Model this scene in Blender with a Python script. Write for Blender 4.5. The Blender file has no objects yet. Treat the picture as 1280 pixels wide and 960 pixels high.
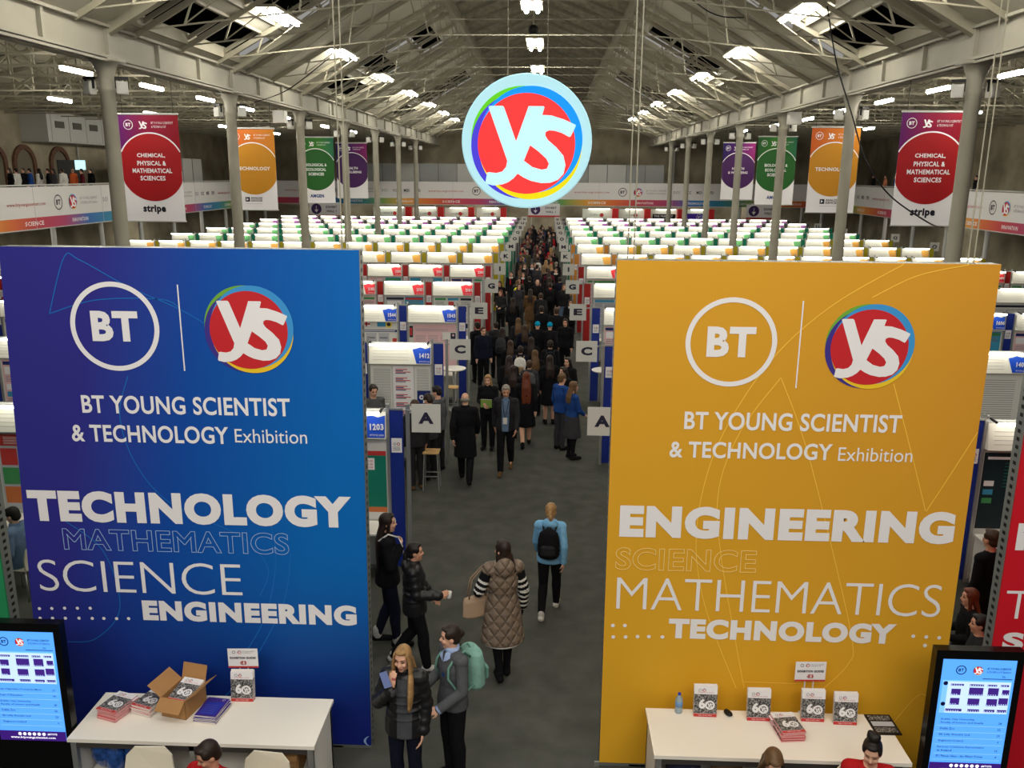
import bpy, math, random
from math import sin, cos, pi, radians
from mathutils import Vector, Matrix
from mathutils.geometry import tessellate_polygon
random.seed(7)
SC = bpy.context.scene
COL = SC.collection

# ---------------------------------------------------------------- camera
CAM_H = 5.8
FPX = 1078.0                                   # focal length in pixels of the 1280 x 960 frame
RX = Vector((0.99918999, 0.01626613, -0.03680727))
RY = Vector((0.0396179, -0.23725723, 0.97063867))
RZ = Vector((0.00705575, -0.97131067, -0.23770948))
def ray(u, v):
    c = Vector((u - 640, v - 480, FPX))
    return Vector((RX.dot(c), RY.dot(c), RZ.dot(c)))
def on_y(u, v, y):
    d = ray(u, v); t = y / d.y
    return Vector((d.x * t, y, CAM_H + d.z * t))
def on_z(u, v, z):
    d = ray(u, v); t = (z - CAM_H) / d.z
    return Vector((d.x * t, d.y * t, z))
def project(x, y, z):
    w = Vector((x, y, z - CAM_H))
    c = [RX[i] * w.x + RY[i] * w.y + RZ[i] * w.z for i in range(3)]
    return 640 + FPX * c[0] / c[2], 480 + FPX * c[1] / c[2]
cam_data = bpy.data.cameras.new('camera')
cam_data.sensor_fit = 'HORIZONTAL'; cam_data.sensor_width = 36.0
cam_data.lens = FPX / 1280 * 36.0
cam_data.clip_start = 0.05; cam_data.clip_end = 400
camera = bpy.data.objects.new('camera', cam_data)
COL.objects.link(camera)
camera.matrix_world = Matrix(((RX[0], -RX[1], -RX[2], 0), (RY[0], -RY[1], -RY[2], 0),
                              (RZ[0], -RZ[1], -RZ[2], CAM_H), (0, 0, 0, 1)))
SC.camera = camera

# ---------------------------------------------------------------- world, lights, exposure
world = bpy.data.worlds.new('hall_air'); SC.world = world
world.use_nodes = True
world.node_tree.nodes['Background'].inputs[0].default_value = (1.0, 0.97, 0.91, 1)
world.node_tree.nodes['Background'].inputs[1].default_value = 0.28
vs = SC.view_settings
vs.view_transform = 'Standard'; vs.look = 'None'; vs.gamma = 1.0; vs.use_curve_mapping = False
vs.exposure = 0.1
SC.cycles.use_denoising = True
SC.cycles.max_bounces = 6
SC.cycles.diffuse_bounces = 4
SC.cycles.glossy_bounces = 2
SC.cycles.transmission_bounces = 4
SC.cycles.sample_clamp_indirect = 4.0
LAMP_E = 52.0        # hanging hall lamps
TUBE_E = 9.0         # stand lamps
def area_light(name, loc, size, power, rot=(0, 0, 0), color=(1, .95, .86)):
    l = bpy.data.lights.new(name, 'AREA'); l.shape = 'RECTANGLE'; l.size, l.size_y = size
    l.energy = power; l.color = color
    o = bpy.data.objects.new(name, l); COL.objects.link(o)
    o.location = loc; o.rotation_euler = rot
    return o
# the hall's lamps over and behind the balcony the picture was taken from, tilted into the hall
area_light('balcony_lamps', (-0.4, -3.0, 9.5), (12, 3), 700, (radians(48), 0, 0))
area_light('entrance_lamps', (-0.4, 4.0, 9.6), (14, 2), 350, (radians(12), 0, 0))

# ---------------------------------------------------------------- materials
def lin(c):
    r = []
    for x in c:
        x = x / 255.0
        r.append(x / 12.92 if x <= 0.04045 else ((x + 0.055) / 1.055) ** 2.4)
    return (r[0], r[1], r[2], 1.0)
MATS = {}
def mat(name, rgb, rough=0.6, metal=0.0, spec=0.3, emit=0.0, noise=0.0, nscale=8.0, bump=0.0, bscale=30.0, stretch=(1, 1, 1), detail=4.0):
    if name in MATS: return MATS[name]
    m = bpy.data.materials.new(name); m.use_nodes = True
    nt = m.node_tree; b = nt.nodes['Principled BSDF']
    col = lin(rgb)
    b.inputs['Base Color'].default_value = col
    b.inputs['Roughness'].default_value = rough
    b.inputs['Metallic'].default_value = metal
    b.inputs['Specular IOR Level'].default_value = spec
    if emit:
        b.inputs['Emission Color'].default_value = col
        b.inputs['Emission Strength'].default_value = emit
    if noise or bump:
        tc = nt.nodes.new('ShaderNodeTexCoord'); mp = nt.nodes.new('ShaderNodeMapping')
        mp.inputs['Scale'].default_value = stretch
        nt.links.new(tc.outputs['Object'], mp.inputs[0])
    if noise:
        n = nt.nodes.new('ShaderNodeTexNoise'); n.inputs['Scale'].default_value = nscale; n.inputs['Detail'].default_value = detail
        nt.links.new(mp.outputs[0], n.inputs['Vector'])
        r = nt.nodes.new('ShaderNodeValToRGB')
        r.color_ramp.elements[0].position = 0.3; r.color_ramp.elements[1].position = 0.7
        r.color_ramp.elements[0].color = tuple(c * (1 - noise) for c in col[:3]) + (1,)
        r.color_ramp.elements[1].color = tuple(min(1, c * (1 + noise)) for c in col[:3]) + (1,)
        nt.links.new(n.outputs['Fac'], r.inputs[0]); nt.links.new(r.outputs[0], b.inputs['Base Color'])
    if bump:
        n2 = nt.nodes.new('ShaderNodeTexNoise'); n2.inputs['Scale'].default_value = bscale
        nt.links.new(mp.outputs[0], n2.inputs['Vector'])
        bp = nt.nodes.new('ShaderNodeBump'); bp.inputs['Strength'].default_value = bump; bp.inputs['Distance'].default_value = 0.02
        nt.links.new(n2.outputs['Fac'], bp.inputs['Height']); nt.links.new(bp.outputs[0], b.inputs['Normal'])
    MATS[name] = m
    return m
def ramp_mat(name, stops, axis, lo, hi, rough=0.55, repeat=0.0, axis2=None):
    """printed colour gradient along one object axis (or a diagonal), as on the printed fabric itself"""
    m = bpy.data.materials.new(name); m.use_nodes = True
    nt = m.node_tree; b = nt.nodes['Principled BSDF']; b.inputs['Roughness'].default_value = rough
    b.inputs['Specular IOR Level'].default_value = 0.2
    tc = nt.nodes.new('ShaderNodeTexCoord'); sp = nt.nodes.new('ShaderNodeSeparateXYZ')
    nt.links.new(tc.outputs['Object'], sp.inputs[0])
    src = sp.outputs[axis]
    if axis2 is not None:
        ad = nt.nodes.new('ShaderNodeMath'); ad.operation = 'MULTIPLY_ADD'; ad.inputs[1].default_value = axis2[1]
        nt.links.new(sp.outputs[axis2[0]], ad.inputs[0]); nt.links.new(src, ad.inputs[2]); src = ad.outputs[0]
    mr = nt.nodes.new('ShaderNodeMapRange'); mr.inputs[1].default_value = lo; mr.inputs[2].default_value = hi
    nt.links.new(src, mr.inputs[0]); v = mr.outputs[0]
    if repeat:
        mr.clamp = False
        fr = nt.nodes.new('ShaderNodeMath'); fr.operation = 'FRACT'; nt.links.new(v, fr.inputs[0]); v = fr.outputs[0]
    r = nt.nodes.new('ShaderNodeValToRGB')
    while len(r.color_ramp.elements) < len(stops): r.color_ramp.elements.new(0.5)
    for e, (p, c) in zip(r.color_ramp.elements, stops): e.position = p; e.color = lin(c)
    nt.links.new(v, r.inputs[0]); nt.links.new(r.outputs[0], b.inputs['Base Color'])
    MATS[name] = m
    return m

# ---------------------------------------------------------------- mesh building
class MB:
    def __init__(self): self.v = []; self.f = []; self.m = []
    def add(self, vs_, fs, mi=0):
        o = len(self.v); self.v += [tuple(p) for p in vs_]
        for f in fs: self.f.append(tuple(i + o for i in f)); self.m.append(mi)
        return self
    def box(self, x0, x1, y0, y1, z0, z1, mi=0):
        return self.add([(x0,y0,z0),(x1,y0,z0),(x1,y1,z0),(x0,y1,z0),(x0,y0,z1),(x1,y0,z1),(x1,y1,z1),(x0,y1,z1)],
                 [(0,3,2,1),(4,5,6,7),(0,1,5,4),(1,2,6,5),(2,3,7,6),(3,0,4,7)], mi)
    def bar(self, p0, p1, w, h, mi=0, up=(0, 0, 1)):
        p0, p1 = Vector(p0), Vector(p1); d = (p1 - p0).normalized(); u = Vector(up)
        if abs(d.dot(u)) > .98: u = Vector((0, 1, 0))
        s = d.cross(u).normalized() * (w / 2); t = s.cross(d).normalized() * (h / 2)
        q = []
        for p in (p0, p1): q += [p - s - t, p + s - t, p + s + t, p - s + t]
        return self.add(q, [(0,3,2,1),(4,5,6,7),(0,1,5,4),(1,2,6,5),(2,3,7,6),(3,0,4,7)], mi)
    def tube(self, pts, rad, n=8, mi=0, cap=True):
        pts = [Vector(p) for p in pts]; k = len(pts); vs_ = []
        if not hasattr(rad, '__len__'): rad = [rad] * k
        prev = None
        for i, p in enumerate(pts):
            d = (pts[min(i + 1, k - 1)] - pts[max(i - 1, 0)]).normalized()
            if prev is None:
                a = Vector((1, 0, 0)) if abs(d.x) < .9 else Vector((0, 1, 0))
                s = (a - d * a.dot(d)).normalized()
            else: s = (prev - d * prev.dot(d)).normalized()
            prev = s; t = d.cross(s)
            r = rad[i]; rx, ry = r if hasattr(r, '__len__') else (r, r)
            for j in range(n):
                a = 2 * pi * j / n; vs_.append(p + s * (cos(a) * rx) + t * (sin(a) * ry))
        fs = [(i*n + j, i*n + (j+1) % n, (i+1)*n + (j+1) % n, (i+1)*n + j) for i in range(k-1) for j in range(n)]
        if cap: fs += [tuple(range(n))[::-1], tuple((k-1)*n + j for j in range(n))]
        return self.add(vs_, fs, mi)
    def ell(self, c, r, n=12, m=8, mi=0, rot=None):
        c = Vector(c)
        if not hasattr(r, '__len__'): r = (r, r, r)
        vs_ = []
        for i in range(1, m):
            a = pi * i / m
            for j in range(n):
                b = 2 * pi * j / n
                vs_.append(Vector((r[0]*sin(a)*cos(b), r[1]*sin(a)*sin(b), r[2]*cos(a))))
        vs_ += [Vector((0, 0, r[2])), Vector((0, 0, -r[2]))]
        if rot is not None: vs_ = [rot @ q for q in vs_]
        vs_ = [c + q for q in vs_]
        T, B = (m-1)*n, (m-1)*n + 1
        fs = [(i*n + j, (i+1)*n + j, (i+1)*n + (j+1) % n, i*n + (j+1) % n) for i in range(m-2) for j in range(n)]
        fs += [(T, j, (j+1) % n) for j in range(n)] + [(B, (m-2)*n + (j+1) % n, (m-2)*n + j) for j in range(n)]
        return self.add(vs_, fs, mi)
    def caps(self, p0, p1, r0, r1, n=10, mi=0):
        """tapered capsule, closed"""
        p0, p1 = Vector(p0), Vector(p1); d = p1 - p0; L = d.length
        if L < 1e-6: return self.ell(p0, r0, n, 6, mi)
        d /= L; pts = []; rs = []
        for a in (80, 50, 20): pts.append(p0 - d * r0 * sin(radians(a))); rs.append(max(r0 * cos(radians(a)), .001))
        pts.append(p0); rs.append(r0); pts.append(p1); rs.append(r1)
        for a in (20, 50, 80): pts.append(p1 + d * r1 * sin(radians(a))); rs.append(max(r1 * cos(radians(a)), .001))
        return self.tube(pts, rs, n, mi)
    def lathe(self, prof, c=(0, 0, 0), n=16, mi=0):
        vs_ = [(c[0] + r*cos(2*pi*j/n), c[1] + r*sin(2*pi*j/n), c[2] + z) for r, z in prof for j in range(n)]
        k = len(prof)
        fs = [(i*n + j, i*n + (j+1) % n, (i+1)*n + (j+1) % n, (i+1)*n + j) for i in range(k-1) for j in range(n)]
        fs += [tuple(range(n))[::-1], tuple((k-1)*n + j for j in range(n))]
        return self.add(vs_, fs, mi)
    # flat print on a plane that faces -Y: x, z in the plane, y its offset
    def rect(self, x0, x1, z0, z1, y=0.0, mi=0):
        return self.add([(x0, y, z0), (x1, y, z0), (x1, y, z1), (x0, y, z1)], [(0, 1, 2, 3)], mi)
    def disc(self, cx, cz, r, y=0.0, mi=0, n=48):
        return self.add([(cx + r*cos(2*pi*j/n), y, cz + r*sin(2*pi*j/n)) for j in range(n)], [tuple(range(n))], mi)
    def ring(self, cx, cz, r0, r1, y=0.0, mi=0, n=48, a0=0.0, a1=2*pi):
        full = abs(a1 - a0 - 2*pi) < 1e-6; k = n if full else n + 1
        vs_ = []
        for j in range(k):
            a = a0 + (a1 - a0) * j / n
            vs_ += [(cx + r0*cos(a), y, cz + r0*sin(a)), (cx + r1*cos(a), y, cz + r1*sin(a))]
        fs = [(2*j, 2*j+1, (2*j+3) % (2*k), (2*j+2) % (2*k)) for j in range(n)]
        return self.add(vs_, fs, mi)
    def strip(self, pts, w, y=0.0, mi=0):
        """a thin printed line through (x, z) points"""
        k = len(pts); vs_ = []
        for i in range(k):
            a = Vector(pts[max(i-1, 0)]); b = Vector(pts[min(i+1, k-1)]); d = (b - a).normalized()
            nx, nz = -d.y * w / 2, d.x * w / 2
            vs_ += [(pts[i][0] + nx, y, pts[i][1] + nz), (pts[i][0] - nx, y, pts[i][1] - nz)]
        return self.add(vs_, [(2*i, 2*i+1, 2*i+3, 2*i+2) for i in range(k-1)], mi)
    def poly(self, rings, y=0.0, mi=0):
        vl = [[Vector((p[0], p[1], 0)) for p in r] for r in rings]
        flat = [p for r in vl for p in r]
        return self.add([(p.x, y, p.y) for p in flat], [tuple(t) for t in tessellate_polygon(vl)], mi)
    def text(self, body, x0, z0, w=None, h=None, y=0.0, mi=0, off=0.0, outline=0.0, align='L', res=3, shear=0.0):
        vs_, fs = text_mesh(body, off, outline, res, shear)
        xs = [p[0] for p in vs_]; zs = [p[1] for p in vs_]
        ax, bx, az, bz = min(xs), max(xs), min(zs), max(zs)
        sx = (w / (bx - ax)) if w else None; sz = (h / (bz - az)) if h else None
        sx = sx or sz; sz = sz or sx
        W = (bx - ax) * sx
        ox = x0 - (W/2 if align == 'C' else W if align == 'R' else 0)
        return self.add([(ox + (p[0]-ax)*sx, y - p[2]*sz*.3, z0 + (p[1]-az)*sz) for p in vs_], fs, mi)
    def build(self, name, mats, parent=None, smooth=False, loc=None):
        me = bpy.data.meshes.new(name); me.from_pydata(self.v, [], self.f)
        mats = mats if isinstance(mats, (list, tuple)) else [mats]
        for m in mats: me.materials.append(m)
        if len(mats) > 1: me.polygons.foreach_set('material_index', self.m)
        if smooth: me.polygons.foreach_set('use_smooth', [True] * len(self.f))
        me.update()
        o = bpy.data.objects.new(name, me); COL.objects.link(o)
        if parent: o.parent = parent
        if loc: o.location = loc
        return o
_TX = {}
def text_mesh(body, off, outline, res, shear):
    k = (body, off, outline, res, shear)
    if k not in _TX:
        cu = bpy.data.curves.new('t', 'FONT'); cu.body = body; cu.resolution_u = res; cu.shear = shear
        if outline: cu.fill_mode = 'NONE'; cu.bevel_depth = outline; cu.bevel_resolution = 0; cu.offset = off
        else: cu.offset = off
        cu.space_character = 1.0 + off * 2.2
        o = bpy.data.objects.new('t', cu); COL.objects.link(o)
        dg = bpy.context.evaluated_depsgraph_get()
        me = bpy.data.meshes.new_from_object(o.evaluated_get(dg))
        _TX[k] = ([tuple(p.co) for p in me.vertices], [tuple(p.vertices) for p in me.polygons])
        bpy.data.objects.remove(o); bpy.data.curves.remove(cu); bpy.data.meshes.remove(me)
    return _TX[k]

def tag(o, label=None, cat=None, group=None, kind=None):
    if label: o['label'] = label
    if cat: o['category'] = cat
    if group: o['group'] = group
    if kind: o['kind'] = kind
    return o
def thing(name, label, cat, loc=(0, 0, 0), rz=0.0, group=None):
    o = bpy.data.objects.new(name, None); COL.objects.link(o)
    o.location = loc; o.rotation_euler = (0, 0, rz); o.empty_display_size = 0.1
    return tag(o, label, cat, group)
def struct(mb, name, m, smooth=False, parent=None):
    o = mb.build(name, m, parent, smooth)
    if parent is None: o['kind'] = 'structure'
    return o
def dup(o, loc=None, rz=None, label=None, group=None, parent=None):
    c = o.copy(); COL.objects.link(c)
    if parent: c.parent = parent
    for ch in o.children: dup(ch, parent=c)
    if loc is not None: c.location = loc
    if rz is not None: c.rotation_euler = (0, 0, rz)
    if label: c['label'] = label
    if group: c['group'] = group
    return c
ORD = ['first', 'second', 'third', 'fourth', 'fifth', 'sixth', 'seventh', 'eighth', 'ninth', 'tenth', 'eleventh', 'twelfth',
       'thirteenth', 'fourteenth', 'fifteenth', 'sixteenth', 'seventeenth', 'eighteenth', 'nineteenth', 'twentieth']

# ---------------------------------------------------------------- the printed emblems
YS_OUT = [(208,250),(218,242),(300,242),(310,250),(390,474),(470,243),(566,243),(574,249),(560,300),(620,303),(700,328),(778,363),(779,374),
          (748,440),(738,444),(690,418),(640,403),(605,401),(584,412),(581,434),(600,465),(655,512),(703,568),(718,630),(706,690),(670,730),(618,750),
          (560,753),(490,738),(440,715),(402,690),(375,722),(340,748),(300,764),(240,771),(195,760),(188,752),(200,684),(212,681),(260,687),(300,676),(325,645),(333,605)]
YS_HOLE = [(483,500),(540,542),(590,588),(608,622),(596,655),(560,662),(500,645),(443,603)]
def ys_pt(p): return ((p[0] - 460) / 430.0, -(p[1] - 476) / 449.0)
def ys_logo(mb, cx, cz, R, y, dy, mi, n=40, discs=True):
    """mi: indices of green, blue, yellow, violet, red, white; R is the radius of the outer crescents' reach"""
    s = R / 0.87
    if discs:
        for k, (ang, m) in enumerate(((145, mi[0]), (215, mi[3]), (-45, mi[2]), (35, mi[1]))):
            a = radians(ang); mb.disc(cx + s*0.075*cos(a), cz - s*.02 + s*0.075*sin(a), s*0.79, y - dy*k, m, n)
        mb.disc(cx - .005*s, cz - .035*s, s*0.745, y - dy*4, mi[4], n)
    f = lambda q: [(cx + s*ys_pt(p)[0], cz + s*ys_pt(p)[1]) for p in q]
    mb.poly([f(YS_OUT), f(YS_HOLE)], y - dy*5, mi[5])
def bt_logo(mb, cx, cz, R, y, mi, n=40, ring=0.12):
    mb.ring(cx, cz, R*(1-ring), R, y, mi, n)
    mb.text('BT', cx, cz - R*0.33, R*1.06, R*0.68, y, mi, off=0.045, align='C')
# ================================================================ the hall itself
XC, HALF, BAY, Y0 = -0.35, 9.45, 7.7, 19.8
NL, NR = XC - HALF, XC + HALF
WL, WR, YF = -28.0, 27.0, 80.0
GL, GR, YG = -23.5, 22.4, 75.0        # gallery fronts
ZG0, ZG1 = 3.15, 5.03                 # gallery fascia
SUB = BAY / 3
M_carpet = mat('dark_carpet', (76, 77, 72), .95, spec=.1, noise=.18, nscale=3.0, bump=.15, bscale=180)
M_stone = mat('rough_render_wall', (158, 149, 128), .95, spec=.1, noise=.38, nscale=.55, bump=.6, bscale=3.0, detail=9)
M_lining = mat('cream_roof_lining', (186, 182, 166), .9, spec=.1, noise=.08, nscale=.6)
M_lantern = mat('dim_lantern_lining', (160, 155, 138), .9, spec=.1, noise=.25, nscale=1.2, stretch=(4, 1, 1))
M_iron = mat('cream_painted_iron', (160, 155, 136), .6, noise=.06, nscale=2)
M_col = mat('grey_painted_iron', (150, 146, 132), .55, noise=.07, nscale=2)
M_gird = mat('girder_paint', (158, 154, 140), .6, noise=.07, nscale=.9)
M_black = mat('black_glazing', (9, 9, 10), .8, spec=.0)
M_greyglass = mat('dusty_grey_glazing', (150, 146, 128), .6, noise=.2, nscale=1)
M_brick = mat('red_brick_trim', (106, 76, 62), .9, noise=.25, nscale=6)
M_dark = mat('black_metal', (18, 18, 20), .5)
M_alu = mat('brushed_aluminium', (172, 174, 172), .38, metal=.7)
M_white = mat('white_laminate', (240, 236, 228), .45)
M_panelgrey = mat('grey_partition', (158, 160, 158), .7, noise=.06, nscale=.8)
M_lightgrey = mat('light_grey_paint', (190, 190, 186), .6)
M_tube = mat('lamp_tube', (255, 250, 238), emit=LAMP_E)
M_aisletube = mat('aisle_lamp_tube', (255, 249, 236), emit=150.0)
M_addedtube = mat('added_gallery_tube', (255, 249, 236), emit=70.0)  # for the added, unseen lamps below the gallery floors
M_standtube = mat('stand_lamp_tube', (255, 250, 235), emit=TUBE_E)

mb = MB(); mb.add([(WL, -10, 0), (WR, -10, 0), (WR, YF, 0), (WL, YF, 0)], [(0, 1, 2, 3)]); struct(mb, 'floor', M_carpet)
def zn(t): return 8.85 + .55 * (HALF - abs(t))            # nave roof over offset t from the centre
ZA, ZM = 8.75, 10.7                                       # side aisle eaves and ridge
def za(x):
    a, b = (WL, NL) if x < 0 else (NR, WR)
    m = (a + b) / 2
    return ZA + (ZM - ZA) * (1 - abs(x - m) / ((b - a) / 2))
mb = MB(); mb.box(WL - .4, WL, -10, YF, 0, 9.4); struct(mb, 'wall_left', M_stone)
mb = MB(); mb.box(WR, WR + .4, -10, YF, 0, 9.4); struct(mb, 'wall_right', M_stone)
mb = MB(); mb.box(WL - .4, WR + .4, YF, YF + .4, 0, 9.4)
mb.add([(WL, YF + .01, 8.75), (NL, YF + .01, 8.75), ((WL+NL)/2, YF + .01, 11)], [(0, 1, 2)])
mb.add([(NR, YF + .01, 8.75), (WR, YF + .01, 8.75), ((WR+NR)/2, YF + .01, 11)], [(0, 1, 2)])
mb.add([(NL, YF + .01, 8.8), (NR, YF + .01, 8.8), (XC + 3.65, YF + .01, 12.9), (XC, YF + .01, 14.4), (XC - 3.65, YF + .01, 12.9)], [(0, 1, 2, 3, 4)])
struct(mb, 'wall_far', M_stone)

# nave roof: cream lining with glazed bays, a raised lantern along the ridge
roof = MB()
def slope_quad(mbx, sg, y0, y1, t0, t1, lift=0.0, mi=0):
    mbx.add([(XC + sg*t0, y0, zn(t0) + lift), (XC + sg*t0, y1, zn(t0) + lift), (XC + sg*t1, y1, zn(t1) + lift), (XC + sg*t1, y0, zn(t1) + lift)], [(0, 1, 2, 3)], mi)
wn = 0
rr = random.Random(3)
for b in range(-4, 8):
    ya = Y0 + b * BAY; yb = ya + BAY
    for sg in (-1, 1):
        if b % 2 or b < 0:
            slope_quad(roof, sg, ya, min(yb, YF), HALF, 3.65)
            continue
        slope_quad(roof, sg, ya, yb, HALF, 9.1); slope_quad(roof, sg, ya, yb, 7.95, 7.55)
        slope_quad(roof, sg, ya, yb, 4.5, 3.65)
        win = MB(); fr = MB()
        for k in range(3):
            yk, yl = ya + k*SUB, ya + (k+1)*SUB
            slope_quad(win, sg, yk, yl, 9.1, 7.95, .22, 0 if rr.random() < .75 else 1)
            for q, (t0, t1) in enumerate(((7.55, 6.5), (6.5, 5.5), (5.5, 4.5))):
                if sg > 0 and b == 0: mi = 2 if (k == 1 and q == 1) or (k == 0 and q == 2) else 1
                else: mi = 1 if rr.random() < (.06 if sg < 0 and b == 0 else .16) else 0
                if mi == 1 and not (sg > 0 and b == 0): slope_quad(roof, sg, yk, yl, t0, t1)
                else: slope_quad(win, sg, yk, yl, t0, t1, .3, mi)
                fr.bar((XC + sg*t1, yk, zn(t1) + .1), (XC + sg*t1, yl, zn(t1) + .1), .08, .12)
            fr.bar((XC + sg*9.1, (yk+yl)/2, zn(9.1) + .1), (XC + sg*4.5, (yk+yl)/2, zn(4.5) + .1), .06, .1)
            for t in (9.1, 7.95, 7.55): fr.bar((XC + sg*t, yk, zn(t) + .1), (XC + sg*t, yl, zn(t) + .1), .08, .3)
        wn += 1
        w = win.build('window_%d' % wn, [M_black, M_greyglass, mat('daylit_glazing', (196, 196, 184), .6, emit=.25)]); w['kind'] = 'structure'
        fr.build('window_frame', M_iron, w)
for sg in (-1, 1):
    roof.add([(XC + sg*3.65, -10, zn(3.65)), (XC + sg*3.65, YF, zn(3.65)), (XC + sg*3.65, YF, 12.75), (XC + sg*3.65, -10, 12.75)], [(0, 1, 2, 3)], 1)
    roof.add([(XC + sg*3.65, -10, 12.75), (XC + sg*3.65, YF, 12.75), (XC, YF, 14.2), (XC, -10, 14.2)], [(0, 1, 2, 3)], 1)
    roof.bar((XC + sg*3.65, -10, zn(3.65)), (XC + sg*3.65, YF, zn(3.65)), .42, .2, 2)
for a, b in ((WL, NL), (NR, WR)):
    m = (a + b) / 2
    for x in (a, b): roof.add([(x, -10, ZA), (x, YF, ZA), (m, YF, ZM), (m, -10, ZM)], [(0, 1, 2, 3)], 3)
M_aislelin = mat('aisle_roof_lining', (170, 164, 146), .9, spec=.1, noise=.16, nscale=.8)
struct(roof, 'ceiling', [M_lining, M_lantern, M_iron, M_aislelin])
# dark slots between the boards of the aisle roofs
for a, b in ((WL, NL), (NR, WR)):
    s = MB()
    for k in range(9):
        y = 12 + k * BAY
        for u in (.28, .72):
            x0 = a + (b-a)*(u-.1); x1 = a + (b-a)*(u+.1)
            s.add([(x0, y, za(x0)-.03), (x1, y, za(x1)-.03), (x1, y+.7, za(x1)-.03), (x0, y+.7, za(x0)-.03)], [(0, 1, 2, 3)])
    struct(s, 'ceiling_slots', M_black)

# girders on the two column lines
for X, nm in ((NL, 'left'), (NR, 'right')):
    g = MB()
    g.box(X-.06, X+.06, -8, YF, 8.22, 8.85); g.box(X-.24, X+.24, -8, YF, 8.17, 8.23); g.box(X-.2, X+.2, -8, YF, 8.82, 8.88)
    y = Y0 - 9*SUB
    while y < YF - 1:
        g.box(X-.15, X+.15, y-.05, y+.05, 8.23, 8.82)
        y += SUB
    for sx in (-.2, .2): g.bar((X+sx, -8, 8.12), (X+sx, YF, 8.12), .05, .05)
    struct(g, 'beam_' + nm, M_gird)

# roof trusses of the nave, one object each
def truss_mesh():
    t = MB()
    for sg in (-1, 1):
        P = lambda a, z: (sg*a, 0, z)
        t.bar(P(HALF-.1, 8.82), P(3.65, zn(3.65)-.1), .08, .13)
        t.bar(P(HALF-.1, 8.95), P(3.1, 9.62), .03, .035)
        for q, (a, b) in enumerate(((8.1, 7.9), (5.4, 5.1))):
            zt = 8.95 + (HALF - a) / (HALF - 3.1) * .67
            t.bar(P(a, zt), P(b, zn(b) - .12), .04, .04)
        t.bar(P(8.1, 9.1), P(5.1, zn(5.1)-.12), .025, .025)
        t.bar(P(3.1, 9.62), P(0, 9.62), .025, .03); t.bar(P(3.1, 9.62), P(3.65, zn(3.65)-.1), .03, .03)
        t.bar(P(3.65, 12.7), P(0, 14.1), .07, .12)
    return t
tr0 = struct(truss_mesh(), 'roof_truss', M_iron)
ny = 0; y = Y0 - 3*SUB + SUB/2; first = True
while y < YF - .5:
    o = tr0 if first else dup(tr0)
    first = False
    o.location = (XC, y, 0); y += SUB
# heavy principal rafters at every column
pr = MB()
for sg in (-1, 1): pr.bar((sg*(HALF-.05), 0, 8.8), (sg*3.65, 0, zn(3.65)-.08), .24, .26)
pr0 = struct(pr, 'principal_rafter', M_iron)
for k in range(-1, 8):
    o = pr0 if k == -1 else dup(pr0)
    o.location = (XC, Y0 + k*BAY + .12, 0)
def aisle_truss(a, b):
    t = MB(); m = (a+b)/2; n = 8
    xs = [a + (b-a)*i/n for i in range(n+1)]
    for i in range(n):
        t.bar((xs[i], 0, za(xs[i])-.08), (xs[i+1], 0, za(xs[i+1])-.08), .09, .12)
        t.bar((xs[i], 0, 8.62), (xs[i+1], 0, 8.62), .05, .06)
    for i in range(1, n):
        t.bar((xs[i], 0, 8.62), (xs[i], 0, za(xs[i])-.1), .05, .05)
        j = i + 1 if i < n/2 else i - 1
        t.bar((xs[i], 0, 8.62), (xs[j], 0, za(xs[j])-.1), .045, .045)
    return t
for a, b in ((WL, NL), (NR, WR)):
    t0 = struct(aisle_truss(a, b), 'aisle_truss', M_iron); y = Y0 - SUB; first = True
    while y < YF - .5:
        o = t0 if first else dup(t0)
        first = False; o.location = (0, y, 0); y += SUB
pl = MB()
for a, b in ((WL, NL), (NR, WR)):
    for u in (.12, .25, .38, .62, .75, .88):
        x = a + (b-a)*u; pl.bar((x, 10, za(x)-.05), (x, YF, za(x)-.05), .07, .08)
struct(pl, 'ceiling_purlins', M_iron)
# columns, one object each
cm = MB()
cm.lathe([(.34, 0), (.34, .25), (.24, .3), (.19, .5), (.165, 4), (.16, 7.45), (.19, 7.5), (.19, 7.58), (.165, 7.62), (.18, 7.85), (.27, 8.08), (.3, 8.1), (.3, 8.17)], n=20)
cm.box(-.33, .33, -.33, .33, 8.1, 8.17)
col0 = struct(cm, 'column', M_col, True)
COLS = []
for X in (NL, NR):
    for k in range(7):
        o = col0 if not COLS else dup(col0)
        o.location = (X, Y0 + BAY*k, 0); COLS.append((X, Y0 + BAY*k))

# galleries: slab, posts; the printed fascia is hung on them
for nm, X0, X1, Xf in (('left', WL, GL-.08, GL-.1), ('right', GR+.08, WR, GR+.1)):
    g = MB(); g.box(X0, X1, 20, YF, 3.35, 4.2)
    g.bar((Xf, 20, 5.1), (Xf, YG, 5.1), .08, .06)
    struct(g, 'gallery_floor_' + nm, M_lightgrey)
g = MB(); g.box(GL, GR, YG+.08, YF, 3.35, 4.2); struct(g, 'gallery_floor_far', M_lightgrey)
pm = MB(); pm.lathe([(.2, 0), (.2, .3), (.13, .4), (.12, 3.0), (.2, 3.25), (.2, 3.35)], n=12)
p0 = struct(pm, 'gallery_post', M_lightgrey, True); first = True
for X, Y in [(GL-.35, 23+4.6*k) for k in range(12)] + [(GR+.35, 23+4.6*k) for k in range(12)] + [(-20+5.2*k, YG+.35) for k in range(9)]:
    o = p0 if first else dup(p0)
    first = False; o.location = (X, Y, 0)
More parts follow.
